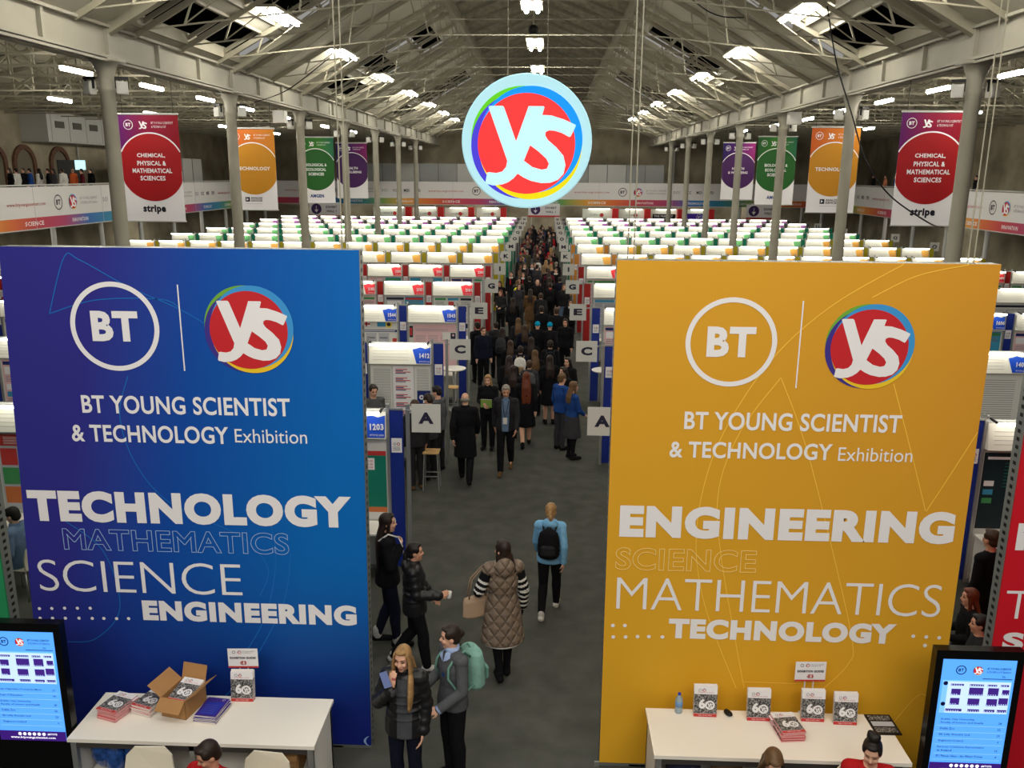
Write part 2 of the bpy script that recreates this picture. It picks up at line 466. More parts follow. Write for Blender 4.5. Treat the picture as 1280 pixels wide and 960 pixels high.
# arched brick recesses in the left gallery wall, blocked up with grey boards
for i, (u, v) in enumerate(((-8, 205), (30, 205), (74, 206))):
    d = ray(u, v); t = (WL + .02) / d.x; y = d.y*t
    a = MB(); n = 14; R = .78
    for j in range(n):
        a0, a1 = pi*j/n, pi*(j+1)/n
        pts = []
        for r in (R, R+.26):
            for a_ in (a0, a1): pts.append((r*cos(a_), r*sin(a_)))
        vs_ = [(0.0, p[0], 6.05+p[1]) for p in pts] + [(.14, p[0], 6.05+p[1]) for p in pts]
        a.add(vs_, [(4, 5, 7, 6), (0, 2, 3, 1), (0, 1, 5, 4), (2, 6, 7, 3)], 0)
    for s in (-1, 1):
        y_ = s*(R+.13); a.box(0, .14, y_-.13, y_+.13, 3.75, 6.05, 0)
    a.box(0, .04, -R, R, 3.75, 6.05, 1)
    a.add([(.04, R*cos(pi*j/n), 6.05+R*sin(pi*j/n)) for j in range(n+1)], [tuple(range(n+1))], 1)
    o = a.build('window_%d' % (20+i), [M_brick, mat('grey_board', (118, 112, 96), .8)]); o.location = (WL, y, 0); o['kind'] = 'structure'
# pipes and stains down the walls
pp = MB()
for x, y in ((WL+.1, 38), (WL+.1, 52), (WL+.1, 64)): pp.tube([(x, y, 3.8), (x, y, 9)], .06, 8)
for x, y in ((WR-.1, 44), (WR-.1, 50), (WR-.1, 62)): pp.tube([(x, y, 3.8), (x, y, 9)], .08, 8)
for x in (-13.5, -7.0, 11.3, 12.4): pp.tube([(x, YF-.12, 3.8), (x, YF-.12, 9)], .09, 8)
struct(pp, 'trim_1', M_lightgrey)

# ---------------------------------------------------------------- gallery fascias and partitions
RAIN = [(0, (196, 70, 78)), (.16, (176, 70, 110)), (.3, (60, 110, 180)), (.46, (60, 140, 170)), (.6, (110, 160, 90)), (.74, (222, 160, 70)), (.88, (214, 110, 60)), (1, (196, 70, 78))]
M_fas = mat('fascia_white_print', (222, 220, 218), .6)
M_rainS = ramp_mat('fascia_rainbow_side', RAIN, 1, 0, 15.5, repeat=1)
M_rainF = ramp_mat('fascia_rainbow_far', RAIN, 0, 0, 15.5, repeat=1)
M_ink = mat('dark_ink', (40, 38, 60), .6); M_redink = mat('red_ink', (176, 48, 44), .6); M_greyink = mat('grey_ink', (130, 132, 140), .6); M_w = mat('white_print', (238, 236, 238), .55)
LOGO = [mat('logo_green', (110, 170, 60)), mat('logo_blue', (60, 150, 215)), mat('logo_yellow', (240, 200, 40)), mat('logo_violet', (62, 48, 140)), mat('logo_red', (200, 36, 44)), M_w]
def fascia_print(t, length, y):
    """the emblem row, repeated 12.4 m apart; z from 0 at the fascia's foot"""
    def T(name, s, x, z, w, h, mi, off=0.0):
        m = MB(); m.text(s, x, z, w, h, y, 0, off=off, res=1); m.build(name, FM[mi], t)
    x = 1.0
    while x < length - 2:
        if x + 12 < length: T('web_address', 'www.btyoungscientist.com', x, .98, 3.0, .22, 1)
        xx = x + 4.1
        if xx + 4 < length:
            m = MB(); bt_logo(m, xx, 1.13, .36, y, 0, 24, .14); m.build('round_emblem', M_ink, t)
            m = MB(); ys_logo(m, xx+1.3, 1.13, .38, y, .004, (0, 1, 2, 3, 4, 5), 24); m.build('coloured_emblem', LOGO, t)
            T('title_lettering', 'BT YOUNG SCIENTIST', xx+2.0, 1.2, 1.7, .13, 2); T('title_lettering', '& TECHNOLOGY Exhibition', xx+2.0, .98, 1.7, .13, 2)
            for q, s in enumerate(('DCU', 'UCC', 'MSD', 'DPD')):
                if xx + 4.3 + q*.95 < length: T('sponsor_name', s, xx+4.3+q*.95, 1.02, .5, .24, (2, 0, 0, 0)[q], .02)
        for q in (1.2, 5.2, 9.6):
            if x + q + 2 < length: T('band_word', ('TECHNOLOGY', 'SCIENCE', 'INNOVATION')[int(q) % 3], x+q, .14, 1.5, .2, 8, .02)
        x += 12.4
FM = [M_ink, M_redink, M_greyink] + LOGO
def fascia(name, label, loc, rz, length, mats2):
    t = thing(name, label, 'banner', loc, rz)
    b = MB(); b.box(0, length, 0, .05, .5, 1.88); b.build('white_panel', M_fas, t)
    r = MB(); r.box(0, length, -.005, .05, .0, .5); 
    o = r.build('rainbow_band', mats2, t)
    fascia_print(t, length, -.012)
    j = MB()
    x = 3.1
    while x < length: j.box(x-.012, x+.012, -.008, .0, 0, 1.88); x += 6.2
    j.box(0, length, 0, .05, -.05, 0); j.build('seam', M_lightgrey, t)
    return t
RS = ramp_mat('rainbow_print', RAIN, 0, 0, 15.5, repeat=1)
fascia('gallery_banner', 'long white sponsor banner with rainbow band along the left gallery front', (GL, 24, ZG0), radians(90), YG-24, RS)
fascia('gallery_banner', 'long white sponsor banner with rainbow band along the right gallery front', (GR, YG, ZG0), radians(-90), YG-24, RS)
fascia('gallery_banner', 'long white sponsor banner with rainbow band across the far gallery', (GL, YG, ZG0), 0, GR-GL, RS)
def partition(label, loc, rz, n, w, h, shades):
    t = thing('partition_screen', label, 'partition', loc, rz)
    for i in range(n):
        p = MB(); p.box(i*w+.02, (i+1)*w-.02, 0, .06, 0, h); p.build('panel', M_panelgrey if shades[i % len(shades)] else M_lightgrey, t)
    f = MB()
    for i in range(n+1): f.box(i*w-.03, i*w+.03, -.03, .09, 0, h+.03)
    f.build('frame', mat('grey_frame', (120, 122, 120), .5), t)
partition('tall grey partition screen standing on the far gallery behind the logo disc', (-15.9, 76.6, 4.2), 0, 16, 1.62, 2.33, (1, 1, 0, 1, 1, 0, 0))
partition('grey partition screen standing on the left gallery beyond the red hanging banner', (GL-1.2, 52.5, 4.2), radians(90), 6, 1.7, 2.4, (1, 1, 1, 1, 0, 0))
partition('pale partition screen at the far end of the right gallery', (GR+1.2, 74, 4.2), radians(-90), 3, 1.7, 2.3, (1, 0, 1))
t = thing('air_handling_unit', 'large pale air handling cabinet with vents high on the left wall', 'air conditioner', (WL, 46.6, 7.24))
b = MB(); b.box(0, 1.5, 0, 9.2, 0, 1.55); b.build('cabinet', M_lightgrey, t)
for k in range(5):
    d = MB(); d.box(1.5, 1.53, .35+k*1.8, 1.95+k*1.8, .08, 1.47); dd = d.build('door', M_lightgrey, t)
    v = MB(); v.box(1.53, 1.56, .7+k*1.8, 1.6+k*1.8, .75, 1.1); v.build('vent', mat('vent_dark', (84, 82, 74), .6), dd)
# ================================================================ lamps
def twin_lamp(name, label, group):
    t = thing(name, label, 'lamp', group=group)
    h = MB(); h.box(-.3, .3, -1.3, 1.3, .06, .13)
    for s in (-1, 1): h.bar((s*.2, -1.1, .13), (s*.05, -1.1, .5), .012, .012); h.bar((s*.2, 1.1, .13), (s*.05, 1.1, .5), .012, .012)
    h.build('housing', M_iron, t)
    for s in (-1, 1):
        d = MB(); d.tube([(s*.16, -1.2, .02), (s*.16, 1.2, .02)], (.06, .06), 8); d.build('tube', M_tube, t)
    return t
lp = None
for row, (X, Z, nm) in enumerate(((XC-7.0, 9.85, 'left roof slope'), (XC+7.0, 9.95, 'right roof slope'), (XC-.15, 10.2, 'ridge of the roof'))):
    for k in range(7):
        lab = '%s twin tube lamp from the front hanging under the %s' % (ORD[k], nm)
        y = 24.9 + BAY*k if row < 2 else 24.9 + 7.7*k
        if lp is None: lp = o = twin_lamp('hanging_lamp', lab, 'twin tube lamps under the nave roof')
        else: o = dup(lp, label=lab)
        o.location = (X, y, Z); o['label'] = lab
for k in range(2):
    for X in (XC-7.0, XC+7.0, XC):
        o = dup(lp); o.location = (X, 9.5 + k*7.7, 9.9)
        o['label'] = '%s twin tube lamp above the picture, %s of the roof' % (ORD[k], 'left' if X < -2 else 'right' if X > 2 else 'middle')
def bar_lamp(label):
    t = thing('aisle_lamp', label, 'lamp', group='single tube lamps in the side aisles')
    h = MB(); h.box(-.07, .07, -.75, .75, .05, .12); h.build('housing', M_iron, t)
    d = MB(); d.tube([(0, -.7, 0), (0, .7, 0)], .055, 8); d.build('tube', M_aisletube, t)
    return t
AL = [(96,89),(190,109),(257,124),(309,136.5),(356,147),(75,125),(280,158),(406,158),(345,167),(442,165),(190,142)]
AR = [(1268,92),(1173,112),(1105,127),(1051,139),(1010,149),(1086,161),(968,157),(930,164),(1215,142)]
bl = None
for side, L in (('left', AL), ('right', AR)):
    for k, (u, v) in enumerate(L):
        p = on_z(u, v, 8.2)
        if p.y > 72: continue
        lab = 'single tube lamp under the %s aisle roof, %s counting inward from the front' % (side, ORD[k])
        if bl is None: bl = bar_lamp(lab)
        o = dup(bl, label=lab)
        o.location = p
        b = MB(); b.bar((0, 0, .12), (0, 0, za(p.x) - p.z - .03), .02, .02); b.build('rod', M_iron, o)
for c in list(bl.children): bpy.data.objects.remove(c)
bpy.data.objects.remove(bl)
# floodlights clamped to the columns, one at each side
def flood(label):
    t = thing('floodlight', label, 'floodlight', group='white floodlights on the columns')
    b = MB(); b.box(-.12, .12, -.08, .08, -.17, .1); b.box(-.1, .1, -.09, -.08, -.15, .08, 1); b.build('lamp_head', [mat('floodlight_white', (190, 188, 180), .5), mat('floodlight_glass', (186, 186, 180), .2)], t)
    k = MB(); k.bar((-.13, 0, -.05), (-.13, 0, .17), .02, .05); k.bar((.13, 0, -.05), (.13, 0, .17), .02, .05); k.bar((-.14, 0, .17), (.14, 0, .17), .12, .06); k.build('bracket', M_dark, t)
    return t
fl = None
for X, Y in COLS:
    k = int(round((Y - Y0) / BAY))
    for s in (-1, 1):
        lab = 'white floodlight clamped to the %s side of the %s %s column' % ('left' if s < 0 else 'right', ORD[k], 'left' if X < 0 else 'right')
        if fl is None: fl = o = flood(lab)
        else: o = dup(fl, label=lab)
        o.location = (X + s*.365, Y-.05, 7.6); o.rotation_euler = (0, 0, s*.5)
# loudspeakers under the girders
sp = None
for u, v, X, side in ((350, 144, NL-.15, 'left'), (993, 146, NR+.15, 'right')):
    d = ray(u, v); t_ = X / d.x
    t = thing('loudspeaker', 'small white loudspeaker hanging under the %s girder' % side, 'loudspeaker', (X, d.y*t_, CAM_H + d.z*t_ - .06))
    b = MB(); b.box(-.22, .22, -.2, .2, -.22, .22); b.build('cabinet', mat('floodlight_white', (214, 212, 206)), t)
    b = MB(); b.box(-.18, .18, -.215, -.2, -.18, .18); b.build('grille', M_lightgrey, t)
    b = MB(); b.bar((0, 0, .22), (0, 0, 8.165 - t.location.z), .03, .03); b.build('bracket', M_iron, t)
# security dome camera on the ridge line
t = thing('dome_camera', 'small dark dome camera hanging between the ridge lamps', 'camera', (XC-.15, 28.5, 10.1))
b = MB(); b.ell((0, 0, 0), (.16, .16, .16), 12, 8); b.build('dome', M_dark, t, True)
b = MB(); b.tube([(0, 0, .12), (0, 0, 4.0)], .025, 6); b.build('rod', M_iron, t)

# added tube lamps to brighten under the gallery floors, out of sight behind the banners' edge
def added_under_lamp(label, x, y, rz):
    t = thing('added_gallery_lamp', label, 'lamp', (x, y, 3.3), rz, 'added unseen lamps under the galleries')
    h = MB(); h.box(-1.5, 1.5, -.06, .06, 0, .05); h.build('housing', M_iron, t)
    d = MB(); d.tube([(-1.45, 0, -.03), (1.45, 0, -.03)], .025, 8); d.build('tube', M_addedtube, t)
for k in range(7): added_under_lamp('%s added unseen tube lamp from the left under the far gallery floor' % ORD[k], -19.5 + 6.3*k, YG + 2.4, 0)
for k in range(2): added_under_lamp('%s added unseen tube lamp from the front under the left gallery floor' % ORD[k], GL - 2.2, 40 + 18*k, radians(90)); added_under_lamp('%s added unseen tube lamp from the front under the right gallery floor' % ORD[k], GR + 2.2, 40 + 18*k, radians(90))
# ================================================================ the tall printed banners
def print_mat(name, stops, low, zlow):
    """fabric print: colours across the diagonal, running into a second colour towards the hem"""
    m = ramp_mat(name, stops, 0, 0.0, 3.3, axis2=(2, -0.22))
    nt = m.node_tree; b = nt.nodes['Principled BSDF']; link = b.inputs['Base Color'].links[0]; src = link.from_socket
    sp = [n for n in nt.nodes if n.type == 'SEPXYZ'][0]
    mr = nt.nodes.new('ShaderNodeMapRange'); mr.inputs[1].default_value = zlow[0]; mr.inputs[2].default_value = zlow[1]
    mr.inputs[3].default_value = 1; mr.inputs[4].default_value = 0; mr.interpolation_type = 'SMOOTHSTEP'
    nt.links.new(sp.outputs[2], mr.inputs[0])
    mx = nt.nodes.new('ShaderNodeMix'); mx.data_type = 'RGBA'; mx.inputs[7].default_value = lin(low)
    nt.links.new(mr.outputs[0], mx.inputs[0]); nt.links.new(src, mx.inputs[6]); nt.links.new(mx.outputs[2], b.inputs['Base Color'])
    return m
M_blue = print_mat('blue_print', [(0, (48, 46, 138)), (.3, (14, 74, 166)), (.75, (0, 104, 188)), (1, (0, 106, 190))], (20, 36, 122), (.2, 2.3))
M_yel = print_mat('yellow_print_falloff', [(0, (218, 160, 44)), (.6, (214, 152, 46)), (1, (206, 140, 48))], (226, 170, 42), (.3, 4.5))  # darker top: orange print with some light falloff put into the colour
M_red = print_mat('red_print', [(0, (206, 26, 42)), (1, (196, 20, 40))], (206, 24, 44), (.3, 2.0))
M_grn = print_mat('green_print', [(0, (40, 140, 90)), (1, (40, 140, 90))], (40, 140, 90), (.3, 2.0))
M_perf = mat('perforated_frame', (150, 154, 150), .4, metal=.5)
def tall_banner(label, mtl, Y, xb0, xb1, xt0, xt1, z1, line_rgb):
    t = thing('exhibition_banner', label, 'banner', (xb0, Y, 0), group='tall printed banners')
    w, a, b = xb1 - xb0, xt0 - xb0, xt1 - xb0
    f = MB()
    q = [(0, .05), (w, .05), (b, z1), (a, z1)]
    f.add([(x, 0, z) for x, z in q] + [(x, .02, z) for x, z in q], [(0, 1, 2, 3), (7, 6, 5, 4), (0, 4, 5, 1), (1, 5, 6, 2), (2, 6, 7, 3), (3, 7, 4, 0)])
    f.build('fabric', mtl, t)
    fr = MB(); d = .17
    for (x0, x1, sx) in ((0, a, 1), (w, b, -1)):
        fr.add([(x0, .02, 0), (x0 + sx*.05, .02, 0), (x0 + sx*.05, d, 0), (x0, d, 0), (x1, .02, z1), (x1 + sx*.05, .02, z1), (x1 + sx*.05, d, z1), (x1, d, z1)],
               [(0,3,2,1),(4,5,6,7),(0,1,5,4),(1,2,6,5),(2,3,7,6),(3,0,4,7)], 0)
        n = int(z1 / .075)
        for i in range(n):
            z = (i + .3) * z1 / n; zz = z + .035; xa = x0 + (x1-x0)*z/z1 - sx*.002; xc = x0 + (x1-x0)*zz/z1 - sx*.002
            fr.add([(xa, .07, z), (xa, .12, z), (xc, .12, zz), (xc, .07, zz)], [(0, 1, 2, 3)], 1)
    fr.box(.05, w-.05, .02, d, 0, .05, 0); fr.box(a+.05, b-.05, .02, d, z1-.05, z1, 0)
    fr.box(-.05, .0, .0, .02, 0, .05, 0)
    fr.build('frame', [M_perf, M_dark], t)
    for x in (.5, w-.5):
        p = MB(); p.box(x-.2, x+.2, .02, .75, 0, .02); p.bar((x, d, 1.6), (x, .7, .02), .04, .04); p.build('foot_brace', M_perf, t)
    return t, Y, xb0
def P(u, v, Y, x0):
    p = on_y(u, v, Y); return p.x - x0, p.z
def put(mb, s, u0, v0, u1, cap, Y, x0, y=-.004, mi=0, off=0.0, outline=0.0, desc=0.0):
    """text with its base line starting at pixel (u0, v0) of the photo, reaching u1, capitals cap pixels high"""
    a, z = P(u0, v0, Y, x0); b, _ = P(u1, v0, Y, x0); _, zt = P(u0, v0-cap, Y, x0)
    mb.text(s, a, z - desc*(zt-z), b-a, (zt-z)*(1+desc), y, mi, off=off, outline=outline, res=5)
def curve(pts, Y, x0, n=14):
    q = [Vector(P(u, v, Y, x0)) for u, v in pts]; out = []
    for i in range(len(q)-1):
        p0, p1, p2, p3 = q[max(i-1, 0)], q[i], q[i+1], q[min(i+2, len(q)-1)]
        for k in range(n):
            s = k / n
            out.append(.5*((2*p1) + (p2-p0)*s + (2*p0-5*p1+4*p2-p3)*s*s + (3*p1-p0-3*p2+p3)*s**3))
    out.append(q[-1]); return [(p.x, p.y) for p in out]
def emblems(t, Y, x0, bt, ys, div, rb, rys):
    e = MB(); c = P(*bt, Y, x0); r = abs(P(bt[0]+rb, bt[1], Y, x0)[0] - c[0])
    bt_logo(e, c[0], c[1], r, -.004, 0, 64, .11); e.build('round_emblem', M_w, t)
    e = MB(); c = P(*ys, Y, x0); r = abs(P(ys[0]+rys, ys[1], Y, x0)[0] - c[0])
    ys_logo(e, c[0], c[1], r, -.003, .0012, (0, 1, 2, 3, 4, 5), 64); e.build('coloured_emblem', LOGO, t)
    e = MB(); a = P(*div[0], Y, x0); b = P(*div[1], Y, x0); x = (a[0]+b[0])/2
    e.rect(x-.006, x+.006, b[1], a[1], -.004); e.build('divider_line', M_w, t)
# blue
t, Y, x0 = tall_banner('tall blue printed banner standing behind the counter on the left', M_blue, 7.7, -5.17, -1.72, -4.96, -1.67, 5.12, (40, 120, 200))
emblems(t, Y, x0, (143.7, 408.3), (311.3, 410.4), ((222.3, 355.7), (230.6, 463.5)), 55.5, 57)
m = MB()
put(m, 'BT YOUNG SCIENTIST', 103.5, 516, 363, 22.5, Y, x0, off=.022); m.build('title_lettering', M_w, t); m = MB(); put(m, '& TECHNOLOGY', 91, 551.5, 286.3, 21.5, Y, x0, off=.022); m.build('title_lettering', M_w, t); m = MB(); put(m, 'Exhibition', 294.3, 553, 384.2, 17, Y, x0)
m.build('subtitle_lettering', M_w, t)
m = MB(); put(m, 'TECHNOLOGY', 38, 651, 440, 39, Y, x0, off=.062); m.build('bold_word', M_w, t)
m = MB(); put(m, 'MATHEMATICS', 80.7, 687, 361.8, 27, Y, x0, off=.02, outline=.011); m.build('outline_word', mat('pale_blue_line', (150, 180, 225)), t)
m = MB(); put(m, 'SCIENCE', 51, 738, 303, 39, Y, x0, off=-.012); m.build('thin_word', M_w, t)
m = MB(); put(m, 'ENGINEERING', 179.6, 775, 446, 25, Y, x0, off=.062); m.build('bold_word', M_w, t)
m = MB()
for u, v in [(49.5, 760.5), (65, 760.3), (81, 760), (97, 760), (113, 760)] + [(50.5, 772.5), (66, 772.5), (82, 772.5), (99, 772.5), (115.6, 772.7), (130, 772.8), (146, 773), (161, 773)]:
    a, z = P(u, v, Y, x0); m.disc(a, z, .017, -.004, 0, 14)
m.build('dotted_pattern', M_w, t)
m = MB()
for c in ([(62, 392), (80, 322), (100, 325), (160, 358), (235, 392), (310, 440)], [(62, 392), (120, 375), (200, 374), (225, 385)], [(160, 470), (150, 520), (170, 580), (215, 630), (300, 670), (335, 710), (325, 745)],
          [(80, 650), (130, 690), (150, 760), (120, 798), (85, 802)], [(335, 640), (345, 700), (330, 775), (290, 840)], [(364, 690), (352, 760), (300, 850), (240, 905)]):
    m.strip(curve(c, Y, x0), .009, -.003)
m.build('line_pattern', mat('blue_line', (22, 108, 192)), t)
m = MB(); put(m, '(', 455, 932, 462, 12, Y, x0); m.build('corner_mark', mat('pale_blue_line', (150, 180, 225)), t)
# yellow
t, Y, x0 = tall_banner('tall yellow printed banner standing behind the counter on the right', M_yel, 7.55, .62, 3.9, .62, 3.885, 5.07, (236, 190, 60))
emblems(t, Y, x0, (913.9, 428), (1087, 432), ((1004.3, 376), (994.6, 485)), 57.4, 57)
m = MB()
put(m, 'BT YOUNG SCIENTIST', 854.8, 536.5, 1126, 22.5, Y, x0, off=.022); m.build('title_lettering', M_w, t); m = MB(); put(m, '& TECHNOLOGY', 836.4, 571.6, 1039.5, 20.5, Y, x0, off=.022); m.build('title_lettering', M_w, t); m = MB(); put(m, 'Exhibition', 1047, 576, 1139.7, 17, Y, x0)
m.build('subtitle_lettering', M_w, t)
m = MB(); put(m, 'ENGINEERING', 773.8, 671, 1191.7, 40, Y, x0, off=.062); m.build('bold_word', M_w, t)
m = MB(); put(m, 'SCIENCE', 768.7, 712, 944.7, 28, Y, x0, off=.02, outline=.011); m.build('outline_word', mat('pale_yellow_line', (246, 214, 130)), t)
m = MB(); put(m, 'MATHEMATICS', 770, 761, 1175, 40, Y, x0, off=-.012); m.build('thin_word', M_w, t)
m = MB(); put(m, 'TECHNOLOGY', 835, 797.5, 1119, 25, Y, x0, off=.062); m.build('bold_word', M_w, t)
m = MB()
for u, v in [(766, 781.7), (781, 781.7), (766.5, 796), (782, 796), (796.8, 795.5), (811, 795.5), (828, 796), (1141.3, 795), (1157.6, 796), (1173.8, 797), (1156, 806.6)]:
    a, z = P(u, v, Y, x0); m.disc(a, z, .019, -.004, 0, 14)
m.build('dotted_pattern', M_w, t)
m = MB()
for c in ([(1130, 330), (1043, 380), (973, 440), (918, 516), (884, 592), (870, 678), (882, 760), (920, 860)], [(1211, 331), (1146, 345), (1090, 372)], [(930, 860), (902, 700), (898, 615), (925, 540), (976, 472)],
          [(976, 472), (1006, 554), (1038, 678), (1065, 800), (1060, 830), (1030, 860)], [(1117, 480), (1140, 570), (1157, 640)], [(1157, 640), (1190, 590), (1222, 540)], [(930, 852), (990, 854), (1030, 854)], [(1115, 905), (1150, 868), (1168, 885)]):
    m.strip(curve(c, Y, x0) if len(c) > 2 else [P(*q, Y, x0) for q in c], .009, -.003)
m.build('line_pattern', mat('yellow_line', (246, 196, 70)), t)
# red and green ones at the picture's sides
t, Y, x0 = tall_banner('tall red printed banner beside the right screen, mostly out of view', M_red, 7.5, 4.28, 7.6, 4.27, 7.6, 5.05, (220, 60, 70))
m = MB(); m.text('MATHEMATICS', .06, 2.47, 2.9, .27, -.004, off=.05, res=5); m.build('bold_word', M_w, t)
m = MB(); m.text('TECHNOLOGY', .05, 1.78, 2.9, .29, -.004, off=-.012, res=5); m.build('thin_word', M_w, t)
m = MB(); m.text('SCIENCE', .08, 1.46, 1.7, .18, -.004, off=.05, res=5); m.build('bold_word', M_w, t)
tall_banner('tall green printed banner at the left edge beside the blue one', M_grn, 7.62, -8.6, -5.31, -8.6, -5.31, 5.05, (60, 160, 110))

# suspension cables of the tall banners
for Y, us, lab in ((7.72, (417.5, 425), 'pair of steel cables above the right end of the blue banner'), (7.57, (794, 802), 'pair of steel cables above the left end of the yellow banner'), (7.57, (1244, 1252), 'pair of steel cables above the right end of the yellow banner')):
    xs = [on_y(u, 100, Y).x for u in us]; zt = 11.5 if abs(xs[0]) < 3 else 11.5
    t = thing('suspension_cable', lab, 'cable', (xs[0], Y + .06, 5.07))
    for x in xs: b = MB(); b.tube([(x - xs[0], 0, 0), (x - xs[0], 0, zt - 5.07)], .006, 6); b.build('wire', M_iron, t)
def cable(label, pts, r, m=M_dark):
    b = MB(); q = [Vector(p) for p in pts]; out = []
    for i in range(len(q)-1):
        p0, p1, p2, p3 = q[max(i-1, 0)], q[i], q[i+1], q[min(i+2, len(q)-1)]
        for k in range(8):
            s = k / 8; out.append(.5*((2*p1) + (p2-p0)*s + (2*p0-5*p1+4*p2-p3)*s*s + (3*p1-p0-3*p2+p3)*s**3))
    out.append(q[-1]); b.tube(out, r, 6); tag(b.build('cable', m, None, True), label, 'cable')
cable('black cable sagging from the right roof down past the red hanging banner', [on_y(1034, 8, 22), on_y(1046, 80, 21.5), on_y(1064, 140, 21.2), on_y(1082, 200, 21), on_y(1112, 244, 21), on_y(1160, 278, 21), on_y(1178, 284, 19.9)], .018)
cable('thin dark cable strung from the left girder to a roof truss', [on_y(318, 128, 27.4), on_y(360, 112, 27), on_y(412, 72, 26)], .015)
cable('thin black cable looping under the right roof slope', [on_y(866, 0, 22), on_y(885, 14, 22), on_y(905, 21, 22), on_y(930, 22, 22)], .015)

# ================================================================ banners hung beside the columns
M_gr_red = ramp_mat('hanging_red_top', [(0, (96, 30, 100)), (.45, (134, 18, 56)), (1, (136, 14, 30))], 0, -.8, .8)
M_gr_yel = ramp_mat('hanging_yellow_top', [(0, (198, 92, 34)), (1, (206, 132, 40))], 0, -.8, .8)
M_gr_grn = ramp_mat('hanging_green_top', [(0, (30, 86, 38)), (.6, (60, 128, 40)), (1, (40, 110, 80))], 0, -.8, .8)
M_gr_pur = ramp_mat('hanging_purple_top', [(0, (40, 26, 92)), (.5, (80, 26, 96)), (1, (132, 32, 100))], 0, -.8, .8)
M_c_red = mat('hanging_red_disc', (158, 18, 24)); M_c_yel = mat('hanging_yellow_disc', (194, 134, 30)); M_c_grn = mat('hanging_green_disc', (32, 92, 34)); M_c_pur = mat('hanging_purple_disc', (66, 26, 84))
KB = {'red': (M_gr_red, M_c_red, ['CHEMICAL,', 'PHYSICAL &', 'MATHEMATICAL', 'SCIENCES'], 'stripe'), 'yellow': (M_gr_yel, M_c_yel, ['TECHNOLOGY'], 'ANALOG'),
      'green': (M_gr_grn, M_c_grn, ['BIOLOGICAL &', 'ECOLOGICAL', 'SCIENCES'], 'AMGEN'), 'purple': (M_gr_pur, M_c_pur, ['HEALTH', '& WELLBEING'], '')}
def hanging_banner(kind, label, x, y, zb):
    g, c, lines, spon = KB[kind]; W, Hh = .82, 2.86
    t = thing('hanging_banner', label, 'banner', (x, y, zb), group='banners hung along the columns')
    b = MB(); b.box(-W, W, 0, .015, 0, 1.35, 1); b.box(-W, W, 0, .015, 1.35, Hh, 0)
    R, cz = .9, 1.45; pts = [(max(-W, min(W, R*cos(2*pi*j/64))), -.004, cz + R*sin(2*pi*j/64)) for j in range(64)]
    b.add(pts, [tuple(range(64))], 2); b.build('fabric', [g, M_w, c], t)
    p = MB(); a = math.acos(W / (R+.02)); p.ring(0, cz, R, R+.035, -.005, 0, 40, a, pi - a)
    n = len(lines); hh = .125; gap = .2
    wid = {'CHEMICAL,': .78, 'PHYSICAL &': .8, 'MATHEMATICAL': 1.1, 'SCIENCES': .7, 'TECHNOLOGY': 1.22, 'BIOLOGICAL &': .98, 'ECOLOGICAL': .9, 'HEALTH': .62, '& WELLBEING': 1.0}
    for i, s in enumerate(lines): p.text(s, 0, cz + .02 + (n-1)*gap/2 - i*gap - hh/2, wid[s], hh, -.006, 0, off=.03, align='C', res=2)
    p.build('lettering', M_w, t)
    e = MB(); bt_logo(e, -.56, 2.58, .13, -.004, 5, 28); e.build('round_emblem', LOGO, t); e = MB(); ys_logo(e, -.16, 2.58, .15, -.003, .0008, (0, 1, 2, 3, 4, 5), 28, discs=False); e.build('emblem', LOGO, t); e = MB()
    e.text('BT YOUNG SCIENTIST', .08, 2.6, .6, .06, -.004, 5, res=1); e.build('title_lettering', LOGO, t); e = MB(); e.text('& TECHNOLOGY', .08, 2.5, .4, .06, -.004, 5, res=1); e.build('title_lettering', LOGO, t)
    if spon:
        q = MB()
        if spon == 'stripe': q.text('stripe', -.03, .2, .64, .25, -.004, 0, off=.05, align='C')
        elif spon == 'AMGEN': q.text('AMGEN', 0, .24, .62, .15, -.004, 1, off=.05, align='C')
        else:
            q.rect(-.36, -.2, .3, .46, -.004, 0); q.add([(-.32, -.006, .33), (-.24, -.006, .38), (-.32, -.006, .43)], [(0, 1, 2)], 2)
            q.text('ANALOG', -.16, .39, .42, .075, -.004, 0, off=.03); q.text('DEVICES', -.16, .3, .42, .075, -.004, 0, off=.03); q.rect(-.36, .26, .22, .225, -.004, 0)
        q.build('sponsor_lettering', [mat('near_black_ink', (24, 22, 40)), mat('deep_blue_ink', (18, 60, 130)), M_w], t)
    r = MB(); r.tube([(-W-.02, .01, Hh), (W+.02, .01, Hh)], .03, 8); r.build('rail', M_lightgrey, t); r = MB(); r.tube([(-W-.02, .01, 0), (W+.02, .01, 0)], .02, 8); r.build('rail', M_lightgrey, t)
    for s in (-.7, .7): w = MB(); w.tube([(s, .01, Hh), (s, .01, za(x + s) - zb + .02)], .008, 5); w.build('wire', M_dark, t)
    return t
for side, sx, dy in (('left', -1, 0), ('right', 1, -.6)):
    for kind, y in (('red', 24.0), ('yellow', 31.7), ('green', 39.4), ('purple', 47.0)):
        x = {'red': -10.84, 'yellow': -10.6, 'green': -10.34, 'purple': -10.4}[kind] if sx < 0 else 9.86
        hanging_banner(kind, '%s hanging banner with a round title, on the %s side of the hall' % (kind, side), x, y + dy, 4.42 if sx < 0 else 4.53)

